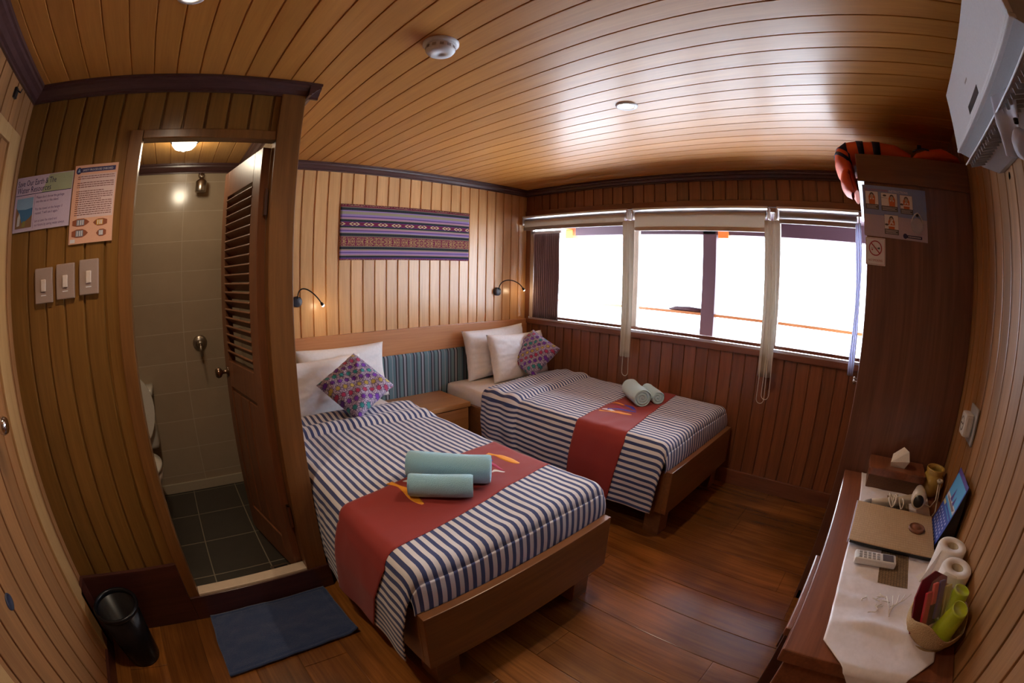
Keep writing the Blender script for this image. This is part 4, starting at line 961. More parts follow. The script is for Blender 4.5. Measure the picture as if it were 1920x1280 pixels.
tag(d.mb.build('portrait_poster', origin=(-3.22, YB-0.008, 1.518)), 'salmon portrait poster of small text and four boat plans', 'poster')

# ------------------------------------------------------------------ bin and bath mat
tb = thing('waste_bin', (-3.425, -1.37, 0), 'black waste bin in the left corner by the bathroom wall', 'bin')
mb = MB(); mb.lathe([(0, 0.004), (0.078, 0.004), (0.080, 0.0), (0.083, 0.01), (0.103, 0.262), (0.099, 0.262), (0.079, 0.014), (0, 0.012)], GLOSSB, c=(-3.418, -1.378, 0), n=40); mb.build('bin_body', tb)
mb = MB(); mb.lathe([(0.098, 0.258), (0.110, 0.262), (0.112, 0.272), (0.104, 0.280), (0.096, 0.272), (0.098, 0.258)], GLOSSB, c=(-3.418, -1.378, 0), n=40); mb.build('bin_rim', tb)
mb = MB(); c00, c10, c01, c11 = Vector((-3.045, -1.605, 0)), Vector((-2.450, -1.568, 0)), Vector((-3.040, -1.226, 0)), Vector((-2.462, -1.228, 0))
def matf(a, v):
    p = (c00*(1-a)+c10*a)*(1-v)+(c01*(1-a)+c11*a)*v
    z = 0.009+0.004*noise.noise(Vector((a*4, v*4, 1)))+0.003*noise.noise(Vector((a*11, v*9, 2)))
    if a > 0.93 and v < 0.4: z += 0.018*((a-0.93)/0.07)*(1-v/0.4)
    e_ = min(a, 1-a, v, 1-v)
    if 0.025 < e_ < 0.045: z -= 0.003
    return (p.x+0.006*noise.noise(Vector((a*3, v*3, 7))), p.y+0.01*math.sin(a*PI)*(1-v), z)
mb.grid(matf, 70, 50, MATB); tag(mb.build('bath_mat', solid=0.008, origin=(-2.75, -1.41, 0)), 'navy blue towelling mat on the floor before the bathroom doorway', 'mat')

# ------------------------------------------------------------------ wardrobe with signs
WX, WY, WZ = -1.03, -2.832, 1.915
wd = thing('wardrobe', (-0.52, -3.08, 0), 'tall dark wooden wardrobe in the corner beside the windows', 'wardrobe')
mb = MB(); mb.box((WX, YF+0.002, 0.0), (WX+0.02, WY, WZ-0.112), WARD, .002); mb.build('side_panel', wd)
mb = MB(); mb.box((WX+0.02, YF+0.002, 0.05), (-0.02, WY-0.02, WZ-0.112), WARD); mb.build('body', wd)
mb = MB(); mb.box((WX-0.012, YF+0.002, WZ-0.112), (-0.02, WY+0.028, WZ), WARDT, .003); mb.build('top_fascia', wd)
mb = MB(); mb.box((WX, YF+0.002, 0.0), (-0.02, WY-0.01, 0.05), BASEB, .002); mb.build('plinth', wd)
for x0, x1, kx in ((WX+0.022, -0.53, -0.57), (-0.526, -0.022, -0.485)):
    mb = MB(); mb.box((x0, WY-0.019, 0.055), (x1, WY+0.001, WZ-0.116), WARD, .002); dd = mb.build('door', wd)
    mb = MB(); mb.lathe([(0, 0.022), (0.010, 0.020), (0.012, 0.014), (0.005, 0.008), (0.005, 0)], BRONZE, mx=frame((kx, WY+0.001, 0.95), (1, 0, 0), (0, 0, -1)) @ Matrix.Scale(1, 4)); mb.build('knob', dd)
SBL = flat('sign_blue', (0.24, 0.31, 0.60)); SPK = flat('sign_mauve', (0.50, 0.42, 0.56)); SWH = flat('sign_white', (0.80, 0.77, 0.84)); SRD = flat('sign_red', (0.38, 0.02, 0.05)); SGR = flat('sign_grey', (0.10, 0.09, 0.11)); SOR = flat('sign_orange', (0.60, 0.15, 0.06)); SKN = flat('sign_skin', (0.50, 0.40, 0.36))
# life-jacket instruction card; u runs to -y
w, h = 0.288, 0.198; mx = frame((WX-0.001, -2.822, 1.594), (0, -1, -0.012), (0, 0, 1)); d = decal(mx)
d.mb.box((0, 0, -0.0008), (w, h, 0.0008), SPK, mx=mx); d.rect(0, h*0.42, w, h, SBL, 3.2)
d.text('LIFE JACKETS DONNING', 0.008, h-0.022, 0.0125, SRD, 4, sx=0.78); d.text('INSTRUCTIONS', 0.118, h-0.022, 0.0125, SWH, 4, sx=1.0)
def jacket(x0, y0, x1, y1, variant=0):
    d.rect(x0-0.001, y0-0.020, x1+0.001, y1+0.001, SGR, 3.5); d.rect(x0, y0, x1, y1, SWH, 4)
    for r_ in range(3): d.rect(x0+0.003, y0-0.006-0.005*r_, x1-0.004-0.008*(r_ % 2), y0-0.0045-0.005*r_, SWH, 4)
    cx = (x0+x1)/2 + (0.012 if variant == 1 else 0); 
    d.ell(cx, y1-0.016, 0.010, 0.012, SGR, 5); d.ell(cx, y1-0.019, 0.007, 0.009, SKN, 6)
    d.poly([(cx-0.013, y0), (cx+0.013, y0), (cx+0.015, y0+0.028), (cx+0.009, y0+0.040), (cx+0.005, y0+0.022), (cx-0.005, y0+0.022), (cx-0.009, y0+0.040), (cx-0.015, y0+0.028)], SOR, 7)
    for s_ in (-1, 1): d.rect(cx+s_*0.006-0.003, y0+0.018, cx+s_*0.006+0.003, y0+0.024, SWH, 8)
    if variant == 1: d.rect(x0, y1-0.020, x0+0.028, y1-0.019, SGR, 5); d.ell(x0+0.016, y1-0.010, 0.008, 0.004, SGR, 5)
    if variant >= 2: d.rect(cx-0.014, y0+0.010, cx+0.016, y0+0.015, SWH, 8); d.ell(cx-0.022, y0+0.016, 0.008, 0.004, SGR, 5)
    if variant == 3: d.poly([(cx-0.012, y0+0.014), (cx-0.004, y0+0.018), (cx+0.008, y0+0.036), (cx+0.002, y0+0.038)], SWH, 9)
jacket(0.012, 0.124, 0.068, 0.174); jacket(0.082, 0.122, 0.154, 0.172, 1); jacket(0.168, 0.118, 0.224, 0.170, 2); jacket(0.092, 0.034, 0.154, 0.088, 3)
d.rect(0.190, 0.008, 0.262, 0.019, INK, 4); d.ell(0.184, 0.014, 0.010, 0.010, INK, 4)
for q in range(9): d.rect(0.198+q*0.0066, 0.0118, 0.2025+q*0.0066, 0.0152, SWH, 5)
tag(d.mb.build('life_jacket_card', origin=(WX, -2.96, 1.594)), 'blue and mauve instruction card with four life jacket pictures on the wardrobe', 'sign')
# clear hook/dome stuck on the card
mb = MB(); c = Vector((WX-0.004, -3.062, 1.650)); mx = frame(c, (0, -1, 0), (0, 0, 1)); CLEAR = plain('clear_plastic', (0.75, 0.75, 0.85), 0.15, alpha=0.35)
mb.lathe([(0.030, 0), (0.029, 0.006), (0.022, 0.010), (0, 0.012)], CLEAR, mx=mx); mb.tube([mx @ Vector(p) for p in ((-0.026, 0.008, 0.004), (-0.020, 0.028, 0.005), (-0.008, 0.042, 0.006), (0.004, 0.048, 0.006), (0.014, 0.040, 0.006), (0.024, 0.022, 0.005), (0.027, 0.008, 0.004))], 0.0022, WHITE, n=8)
mb.box((-0.004, 0.034, 0), (0.008, 0.044, 0.006), BLACK, mx=mx)
tag(mb.build('clear_plastic_hook', origin=c), 'clear plastic stick-on hook over the lower corner of the life jacket card', 'hook')
w, h = 0.088, 0.104; mx = frame((WX-0.001, -2.826, 1.484), (0, -1, 0), (0, 0, 1)); d = decal(mx)
d.mb.box((0, 0, -0.0008), (w, h, 0.0008), SWH, mx=mx); d.rect(0.003, 0.003, w-0.003, h-0.003, SRD, 3); d.rect(0.004, 0.004, w-0.004, h-0.004, SWH, 3.5)
cx, cy = w/2, 0.064
d.rect(cx-0.018, cy-0.0025, cx+0.012, cy+0.0025, SGR, 5); d.rect(cx-0.017, cy-0.0018, cx+0.010, cy+0.0018, SWH, 5.5); d.rect(cx+0.012, cy-0.003, cx+0.020, cy+0.004, SGR, 5); d.ell(cx-0.014, cy-0.006, 0.003, 0.003, SRD, 5)
ro, ri = 0.029, 0.025; vs = []
for i in range(40): t = 2*PI*i/40; vs += [(cx+ro*math.cos(t), cy+ro*math.sin(t), 0.0021), (cx+ri*math.cos(t), cy+ri*math.sin(t), 0.0021)]
d.mb.add(vs, [[2*i, 2*((i+1) % 40), 2*((i+1) % 40)+1, 2*i+1] for i in range(40)], SRD, mx=mx)
q = 0.7071; d.poly([(cx-ri*q-0.0015, cy+ri*q-0.0015), (cx-ri*q+0.0015, cy+ri*q+0.0015), (cx+ri*q+0.0015, cy-ri*q+0.0015), (cx+ri*q-0.0015, cy-ri*q-0.0015)], SRD, 7)
d.text('NO SMOKING', cx, 0.014, 0.0125, SRD, 6, 'CENTER', 0.80)
tag(d.mb.build('no_smoking_sign', origin=(WX, -2.87, 1.484)), 'small white no smoking sign on the wardrobe below the life jacket card', 'sign')

# life jackets on top of the wardrobe
def blob(mb, c, r, mat, seed, nu=28, nv=18, amp=0.12, e=0.8):
    def fn(a, v):
        th = 2*PI*a; ph = PI*(v-0.5); n_ = Vector((math.cos(ph)*math.cos(th), math.cos(ph)*math.sin(th), math.sin(ph)))
        s_ = Vector([math.copysign(abs(q)**e, q) for q in n_]); k = 1+amp*noise.noise(n_*1.7+Vector((seed, 0, 0)))+amp*0.4*noise.noise(n_*5+Vector((0, seed, 0)))
        return Vector((c[0]+r[0]*s_.x*k, c[1]+r[1]*s_.y*k, c[2]+r[2]*s_.z*k))
    mb.grid(fn, nu, nv, mat)
def band(mb, x0, x1, y, wdt, c, r, mat, k=1.04):
    vs = []; n_ = 28
    for i in range(n_+1):
        ph = -0.55*PI+1.1*PI*i/n_ if False else 2*PI*i/n_
        for s_ in (-1, 1): vs.append((c[0]+r[0]*k*math.copysign(abs(math.cos(ph))**0.8, math.cos(ph)), y+s_*wdt/2, c[2]+r[2]*k*math.copysign(abs(math.sin(ph))**0.8, math.sin(ph))))
    mb.add(vs, [[2*i, 2*i+1, 2*i+3, 2*i+2] for i in range(n_)], mat, True)
lj = thing('life_jacket', (-0.80, -2.85, WZ), 'orange life jacket with navy straps hanging over the wardrobe front edge', 'life jacket', 'life jackets on the wardrobe')
mb = MB(); path = [(-3.075, 1.950, 0.030), (-3.00, 1.967, 0.050), (-2.90, 1.970, 0.052), (-2.82, 1.968, 0.052), (-2.755, 1.960, 0.050), (-2.738, 1.925, 0.046), (-2.758, 1.880, 0.036), (-2.780, 1.835, 0.022), (-2.795, 1.795, 0.010)]
def vest(path, x0, x1, seed):
    n_ = len(path)
    def fn(a, v):
        f = v*(n_-1); i = min(int(f), n_-2); q = f-i; y = path[i][0]*(1-q)+path[i+1][0]*q; z = path[i][1]*(1-q)+path[i+1][1]*q; r = path[i][2]*(1-q)+path[i+1][2]*q
        i2 = min(i+1, n_-1); ty = path[i2][0]-path[i][0]; tz = path[i2][1]-path[i][1]; L = math.hypot(ty, tz); ny, nz = -tz/L, ty/L
        th = 2*PI*a; cx_, sx_ = math.cos(th), math.sin(th); cw = math.copysign(abs(cx_)**0.6, cx_); sw = math.copysign(abs(sx_)**0.8, sx_)
        nn = 1+0.16*noise.noise(Vector((cx_*1.5, sx_*1.5+seed, v*5)))
        X = (x0+x1)/2+(x1-x0)/2*cw*(1-0.25*v**4)*(1-0.2*(1-v)**6)
        return (X, y+ny*r*sw*nn, z+nz*r*sw*nn)
    return fn
F = vest(path, -0.96, -0.55, 3)
mb.grid(F, 36, 48, ORANGE)
# caps
mb.add([F(i/36, 0) for i in range(36)], [list(range(36))], ORANGE, True); mb.add([F(i/36, 1) for i in range(36)], [list(range(36))], ORANGE, True)
mb.build('foam_panel', lj)
for v0 in (0.24, 0.355, 0.50, 0.60):
    mb = MB(); vs = []
    for i in range(37):
        for s_ in (-0.024, 0.024):
            p = Vector(F(i/36, v0+s_)); cth = Vector(F(0.25, v0+s_))*0.5+Vector(F(0.75, v0+s_))*0.5; p = cth+(p-cth)*1.035; vs.append(tuple(p))
    mb.add(vs, [[2*i, 2*i+1, 2*i+3, 2*i+2] for i in range(36)], NAVY, True); mb.build('webbing_strap', lj, solid=0.002)
mb = MB(); F2 = vest([(-2.762, 1.872, 0.010), (-2.748, 1.850, 0.022), (-2.748, 1.82, 0.028), (-2.762, 1.79, 0.022), (-2.775, 1.772, 0.008)], -0.99, -0.80, 9)
mb.grid(F2, 28, 18, ORANGE); mb.build('collar_flap', lj)
lj2 = thing('life_jacket', (-0.80, -3.15, WZ), 'orange life jacket lying flat on the wardrobe top near the dresser wall', 'life jacket', 'life jackets on the wardrobe')
mb = MB(); F3 = vest([(-3.322, 1.930, 0.008), (-3.30, 1.945, 0.024), (-3.23, 1.958, 0.040), (-3.16, 1.950, 0.034), (-3.11, 1.944, 0.027), (-3.085, 1.937, 0.016)], -1.01, -0.55, 5)
mb.grid(F3, 36, 30, ORANGE); mb.build('foam_panel', lj2)
mb = MB(); mb.tube([(-0.99, -3.08, 1.955), (-0.985, -3.10, 1.965), (-0.99, -3.13, 1.972), (-1.0, -3.16, 1.965)], 0.004, NAVY, n=6); mb.box((-1.0, -3.125, 1.972), (-0.98, -3.105, 1.984), NAVY, .003); mb.build('buckle_strap', lj2)

# ------------------------------------------------------------------ air conditioner
ax0, ax1 = -2.273, -1.560; yf = -3.165
ac = thing('air_conditioner', ((ax0+ax1)/2, YF, 1.75), 'white split air conditioner high on the wall above the desk', 'air conditioner')
prof = [(YF+0.001, 1.965), (yf-0.03, 1.965), (yf-0.010, 1.960), (yf-0.004, 1.935), (yf-0.004, 1.80), (yf-0.006, 1.788), (yf-0.03, 1.780), (-3.25, 1.757), (-3.31, 1.748), (YF+0.001, 1.755)]
mb = MB(); n = len(prof); mb.add([(ax0, y, z) for y, z in prof]+[(ax1, y, z) for y, z in prof], [[i, (i+1) % n, n+(i+1) % n, n+i] for i in range(n)]+[list(range(n))[::-1], list(range(n, 2*n))], ACG); mb.build('housing', ac)  # white housing coloured grey: shade on its end and underside is painted in
mb = MB(); mb.box((ax0-0.002, yf-0.014, 1.796), (ax1+0.002, yf+0.002, 1.962), ACW, .005); mb.build('front_panel', ac)
mb = MB(); mb.box((ax0-0.002, yf-0.016, 1.787), (ax1+0.002, yf+0.003, 1.7955), ACW, .003); mb.build('lower_lip', ac)
mb = MB(); mb.box((-1.93, yf, 1.808), (-1.80, yf+0.0032, 1.828), GLOSSB, .002); mb.build('display_window', ac)
mb = MB(); mb.lathe([(0.004, 0), (0.004, 0.002), (0, 0.002)], LED, mx=frame((-1.76, yf+0.002, 1.812), (1, 0, 0), (0, 0, -1)) @ Matrix.Rotation(PI, 4, 'X')); mb.build('indicator_light', ac)
mb = MB()
mb.box((-1.86, yf+0.001, 1.872), (-1.83, yf+0.0026, 1.877), GREYT); mb.build('badge', ac)
m2 = Matrix.Translation((0, -3.215, 1.765)) @ Matrix.Rotation(math.radians(-14), 4, 'X')
mb = MB(); mb.box((ax0+0.03, -0.036, -0.008), (ax1-0.03, 0.030, -0.003), GREYT, mx=m2)
for i in range(26):
    xx = ax0+0.05+i*0.025; mb.box((xx, -0.03, -0.02), (xx+0.002, 0.024, -0.006), ACG, mx=m2)
mb.build('outlet_grille', ac)
m2 = Matrix.Translation((0, -3.20, 1.768)) @ Matrix.Rotation(math.radians(-40), 4, 'X')
mb = MB(); mb.box((ax0+0.02, -0.030, -0.004), (ax1-0.02, 0.028, 0.0), ACW, .002, mx=m2); mb.build('louvre_vane', ac)
mb = MB(); mb.lathe([(0, 0), (0.010, 0), (0.010, 0.014), (0, 0.016)], BLACK, mx=frame((-1.60, YF, 1.735), (1, 0, 0), (0, 0, -1)) @ Matrix.Rotation(PI, 4, 'X')); mb.build('fixing_screw', ac)

# ------------------------------------------------------------------ desk with everything on it
DZ = 0.68; dx0, dx1 = -2.125, -1.033; dyf = -2.862
dk = thing('desk', ((dx0+dx1)/2, -3.1, 0), 'dark red-brown wooden desk along the board wall beside the wardrobe', 'desk')
mb = MB(); mb.box((dx0, YF+0.003, DZ-0.038), (dx1, dyf, DZ), DESK, .004); mb.build('desk_top', dk)
mb = MB(); mb.box((dx0+0.03, dyf-0.045, DZ-0.11), (dx1-0.01, dyf-0.025, DZ-0.038), DESK, .002); mb.build('apron', dk)
for xa in (dx0+0.02, dx1-0.045):
    mb = MB(); mb.box((xa, YF+0.01, 0), (xa+0.035, dyf-0.02, DZ-0.038), DESK, .003); mb.build('leg', dk)['label'] = 'solid end panel'
st = thing('stool', (-1.566, -3.05, 0), 'dark wooden stool tucked under the desk', 'stool')
mb = MB(); mb.box((-1.789, -3.20, 0.418), (-1.344, -2.852, 0.45), DESK, .006); mb.build('seat', st)
for xa, ya in ((-1.78, -2.905), (-1.398, -2.905), (-1.78, -3.19), (-1.398, -3.19)):
    mb = MB(); mb.box((xa, ya, 0), (xa+0.045, ya+0.045, 0.418), BASEB, .003); mb.build('leg', st)
for ya in (-2.90, -3.18):
    mb = MB(); mb.box((-1.77, ya, 0.34), (-1.37, ya+0.02, 0.418), BASEB, .002); mb.build('seat_rail', st)

# satin table runner with brown woven panels; the near end hangs down
CZ = DZ+0.0035
def clothx(a):   # a from 0 (wardrobe end) to 1; returns x, z
    L1 = 1.072; s = a*1.18; xs_ = -1.045-s
    if s < L1: return xs_, CZ
    q = s-L1
    if q < 0.03: return -1.045-L1-q*0.9, CZ-q*q*12
    return -2.138-0.05*(q-0.03), CZ-0.011-(q-0.03)
def clothf(a, v):
    x, z = clothx(a); yl = -2.942-0.006*math.sin(a*8); yr = -3.262; tip = max(0, a*1.18-1.02); yl -= tip*0.98; yr += tip*0.98
    y = yl+(yr-yl)*v
    k = 0.0035*noise.noise(Vector((x*9, y*9, 2)))+0.002*noise.noise(Vector((x*22, y*20, 5)))
    k = abs(k)
    if -2.06 < x < -1.78: k += 0.011*math.exp(-((x+1.985+0.12*(v-0.4)**2)/0.022)**2)*math.sin(PI*v)**0.6 + 0.004*abs(noise.noise(Vector((x*14, y*6, 8))))
    if z < CZ-0.005:
        d_ = 0.012*noise.noise(Vector((v*5, z*4, 1)))*min(1, (CZ-z)*8); return (x-abs(d_)-0.004, y-(v-0.5)*(CZ-z)*0.18, z)
    return (x, y, z+k)
mb = MB(); mb.grid(clothf, 170, 46, CLOTHW)
cl = mb.build('table_runner', solid=0.0015, origin=(-1.6, -3.1, DZ), recalc=False, offset=1)
tag(cl, 'white satin table runner with brown woven panels lying along the desk', 'table runner')
WOV = tile_mat('brown_woven_panel', (0.03, 0.015, 0.008), (0.60, 0.42, 0.24), (0.05, 0.03, 0.02), 0.0035, 0.010, ('x', 'y'), rough=0.7, mortar=0.0013)
def clothpatch(x0, x1, y0, y1, name, lab, mat, lift=0.0022):
    def fn(a, v):
        x = x0+(x1-x0)*a; y = y0+(y1-y0)*v; aa = (-1.045-x)/1.18; vv = (y+2.942)/(-0.320); p = clothf(aa, vv); return (p[0], p[1], p[2]+lift)
    mb = MB(); mb.grid(fn, 20, 20, mat); mb.build(name, cl, recalc=False)['label'] = lab
clothpatch(-1.22, -1.36, -3.065, -3.165, 'woven_panel', 'brown woven panel near the hair dryer', WOV)
clothpatch(-1.63, -1.80, -3.06, -3.16, 'woven_panel', 'brown woven panel beside the remote control', WOV)
EMB = plain('pale_embroidery', (0.74, 0.70, 0.66), 0.5)
mb = MB(); random.seed(3)
for i in range(10):
    x = -1.86-random.random()*0.09; y = -3.02-random.random()*0.07; a = random.random()*PI
    mb.tube([(x+0.012*math.cos(a)*q, y+0.012*math.sin(a)*q+0.004*math.sin(q*3), CZ+0.0075) for q in (-1, -.5, 0, .5, 1)], 0.0016, EMB, n=5)
for i in range(5):
    mb.tube([(-1.94+0.02*i*0.5, -3.105, CZ+0.008), (-1.90+0.01*i, -3.10-0.012*i, CZ+0.008), (-1.86+0.008*i, -3.09-0.02*i, CZ+0.008)], 0.0014, EMB, n=5)
mb.build('embroidery', cl)['label'] = 'pale embroidered sprig'

# tissue box
tx = thing('tissue_box', (-1.115, -3.09, DZ), 'brown wicker tissue box with a tissue pulled up, against the wardrobe', 'tissue box')
WICK = tile_mat('brown_wicker', (0.12, 0.05, 0.02), (0.24, 0.11, 0.05), (0.05, 0.02, 0.01), 0.006, 0.006, ('y', 'z'), rough=0.6, mortar=0.0012)
mb = MB(); mb.box((-1.178, -3.215, DZ+0.004), (-1.045, -2.965, DZ+0.060), WICK, .004); mb.build('box_body', tx)
mb = MB(); mb.box((-1.184, -3.221, DZ+0.056), (-1.040, -2.960, DZ+0.088), DESK, .005); mb.build('box_lid', tx)
mb = MB(); vs = [(-1.14, -3.055, .088), (-1.085, -3.06, .088), (-1.09, -3.125, .088), (-1.14, -3.12, .088), (-1.15, -3.05, .108), (-1.08, -3.06, .118), (-1.085, -3.135, .112), (-1.145, -3.135, .118), (-1.10, -3.10, .158), (-1.125, -3.125, .15)]
mb.add([(a, b, c+DZ) for a, b, c in vs], [[0, 1, 5, 4], [1, 2, 6, 5], [2, 3, 7, 6], [3, 0, 4, 7], [4, 5, 8], [5, 6, 8], [6, 7, 9], [6, 9, 8], [7, 4, 9], [4, 8, 9]], PAPER); mb.build('tissue', tx)
# vase
mb = MB(); mb.lathe([(0, 0), (0.034, 0), (0.038, 0.006), (0.054, 0.032), (0.058, 0.052), (0.053, 0.072), (0.043, 0.084), (0.041, 0.089), (0.045, 0.106), (0.042, 0.110), (0.038, 0.106), (0.036, 0.089), (0.046, 0.072), (0.050, 0.05), (0.032, 0.01), (0, 0.008)], BUFF, c=(-1.118, -3.272, DZ), n=40)
tag(mb.build('ceramic_jar', origin=(-1.115, -3.276, DZ)), 'glossy mustard yellow ceramic jar beside the tissue box', 'jar')
# folder, coaster, remote
STRAW = tile_mat('woven_straw_cover', (0.44, 0.29, 0.16), (0.66, 0.47, 0.28), (0.28, 0.17, 0.08), 0.014, 0.005, ('x', 'y'), rough=0.75, mortar=0.001)
fo = thing('woven_folder', (-1.5, -3.09, DZ), 'large straw-woven folder lying across the table runner', 'folder')
fm = Matrix.Translation((-1.508, -3.093, DZ+0.014)) @ Matrix.Rotation(math.radians(-1.5), 4, 'Z')
mb = MB(); mb.box((-0.135, -0.155, 0), (0.132, 0.152, 0.010), BLACK, .002, mx=fm); mb.build('pages', fo)
mb = MB(); mb.box((-0.139, -0.158, 0.0102), (0.136, 0.156, 0.0145), STRAW, .002, mx=fm); mb.build('woven_cover', fo)
mb = MB(); mb.box((-0.139, 0.1562, 0.001), (0.136, 0.160, 0.0135), SHEER, .001, mx=fm); mb.build('spine', fo)
mb = MB(); mb.lathe([(0, 0), (0.032, 0), (0.033, 0.004), (0.032, 0.008), (0.028, 0.009), (0.027, 0.0075), (0.015, 0.0075), (0.013, 0.009), (0, 0.009)], COASTER, c=(-1.497, -3.180, DZ+0.0290)); tag(mb.build('round_coaster', origin=(-1.497, -3.18, DZ+0.029)), 'round carved brown coaster on the woven folder', 'coaster')
rc = thing('remote_control', (-1.71, -3.03, DZ), 'white air conditioner remote control on the table runner', 'remote control')
rm = Matrix.Translation((-1.708, -3.035, DZ+0.0085)) @ Matrix.Rotation(math.radians(-86), 4, 'Z')
mb = MB(); mb.box((-0.070, -0.024, 0), (0.070, 0.024, 0.020), WHITE, .006, mx=rm); mb.build('case', rc)
mb = MB(); mb.box((0.022, -0.017, 0.0195), (0.060, 0.017, 0.0212), SGR, .0008, mx=rm); mb.build('screen', rc)
mb = MB()
for i in range(5):
    for j in range(3): mb.box((-0.058+i*0.015, -0.017+j*0.0125, 0.0195), (-0.048+i*0.015, -0.009+j*0.0125, 0.0215), ACG, .0008, mx=rm)
mb.build('buttons', rc)
# hair dryer
hd = thing('hair_dryer', (-1.30, -3.12, DZ), 'cream hair dryer with wrapped cord beside the tissue box', 'hair dryer')
CREAM = plain('dryer_cream', (0.60, 0.53, 0.45), 0.35)
A0 = Vector((-1.375, -3.178, DZ+0.070)); A1 = Vector((-1.205, -3.205, DZ+0.044)); dn = (A1-A0).normalized()
def pt(k): return A0+dn*k
mb = MB(); mb.tube([pt(0), pt(0.012), pt(0.05), pt(0.09), pt(0.13), pt(0.165)], [0.027, 0.030, 0.033, 0.030, 0.024, 0.021], CREAM, n=28); mb.build('barrel', hd)
mb = MB(); mb.tube([pt(-0.0015), pt(0.002)], [0.0215, 0.0215], BLACK, n=24); mb.build('intake_grille', hd)
mb = MB(); mb.tube([pt(0.055)+Vector((0, 0.02, -0.006)), Vector((-1.318, -3.10, DZ+0.030)), Vector((-1.335, -3.04, DZ+0.025)), Vector((-1.345, -2.995, DZ+0.022))], [0.016, 0.017, 0.015, 0.012], CREAM, n=16); mb.build('handle', hd)
mb = MB(); mb.tube([Vector((-1.345, -2.995, DZ+0.022)), Vector((-1.348, -2.972, DZ+0.018)), Vector((-1.349, -2.962, DZ+0.014))], [0.0115, 0.009, 0.004], ACG, n=12); mb.build('cord_guard', hd)
mb = MB(); pts = []
for i in range(90):
    t_ = i/89; a = t_*2*PI*4.2; q = Vector((-1.322, -3.095, DZ+0.030)) + Vector((0.010*math.sin(a*0.5), 0.022*math.cos(a*0.31), 0)); rr = 0.023+0.004*math.sin(a*1.7)
    pts.append(q + Vector((rr*math.cos(a)*1.6, 0.010*math.sin(a*1.3), rr*abs(math.sin(a))*0.9-0.004)))
mb.tube(pts, 0.0026, CREAM, n=6); mb.build('wrapped_cord', hd)
mb = MB(); mb.tube([(-1.24, -3.22, DZ+0.012), (-1.26, -3.265, DZ+0.01), (-1.24, -3.285, DZ+0.03), (-1.20, -3.285, DZ+0.075), (-1.19, -3.29, DZ+0.085), (-1.20, -3.295, DZ+0.07), (-1.24, -3.295, DZ+0.02), (-1.30, -3.285, DZ+0.012), (-1.33, -3.27, DZ+0.008)], 0.003, CREAM, n=6)
mb.lathe([(0.012, -0.006), (0.016, 0), (0.012, 0.006), (0.006, 0.004), (0.006, -0.004), (0.012, -0.006)], CREAM, c=(-1.20, -3.288, DZ+0.088), n=16); mb.build('loose_cord_and_plug', hd)
# desk calendar
ca = thing('desk_calendar', (-1.47, -3.29, DZ), 'blue desk calendar with a boat picture and date dots, leaning by the board wall', 'calendar')
cx0, cx1 = -1.555, -1.385; fb = Vector((0, -3.256, DZ+0.004)); ft = Vector((0, -3.308, DZ+0.212)); bb = Vector((0, -3.326, DZ+0.002))
mb = MB(); vs = [(xx, p.y, p.z) for xx in (cx0, cx1) for p in (fb, ft, bb)]; mb.add(vs, [[0, 1, 2], [3, 5, 4], [1, 0, 3, 4], [2, 1, 4, 5], [0, 2, 5, 3]], BLACK); mb.build('stand', ca)
up = (ft-fb); hh = up.length; mx = frame((cx1, fb.y+0.0012, fb.z), (-1, 0, 0), up)   # seen from the room: u to -x
CB = flat('calendar_blue', (0.03, 0.06, 0.36)); CS = flat('calendar_sky', (0.07, 0.32, 0.60)); CY = flat('calendar_cloud', (0.55, 0.50, 0.50)); CG = flat('calendar_dot', (0.45, 0.48, 0.75)); CP2 = flat('calendar_violet', (0.06, 0.02, 0.20)); COB = flat('calendar_hull', (0.20, 0.12, 0.10)); CYE = flat('calendar_yellow', (0.5, 0.42, 0.2))
d = decal(mx); w = cx1-cx0; d.mb.box((0, 0, -0.0005), (w, hh, 0.0005), CB, mx=mx)
d.rect(0.006, hh*0.50, w-0.006, hh*0.93, CS, 3); d.rect(0.006, hh*0.50, w-0.006, hh*0.62, CY, 3.5); d.rect(0.006, hh*0.50, w-0.006, hh*0.545, CS, 4); d.rect(0, hh*0.93, w, hh, CP2, 3)
d.poly([(0.03, hh*0.56), (w-0.03, hh*0.55), (w-0.015, hh*0.60), (0.02, hh*0.585)], COB, 5); d.poly([(0.06, hh*0.60), (0.09, hh*0.60), (0.075, hh*0.80)], CP2, 5); d.poly([(0.10, hh*0.60), (0.125, hh*0.60), (0.115, hh*0.74)], CP2, 5); d.rect(0.004, hh*0.44, 0.04, hh*0.49, CYE, 3)
d.rect(0.05, hh*0.44, w-0.01, hh*0.455, CS, 3)
for i in range(5):
    for j in range(7): d.rect(0.016+j*0.021, hh*0.06+i*0.0155, 0.016+j*0.021+0.009, hh*0.06+i*0.0155+0.007, CG, 3)
d.mb.build('printed_face', ca)
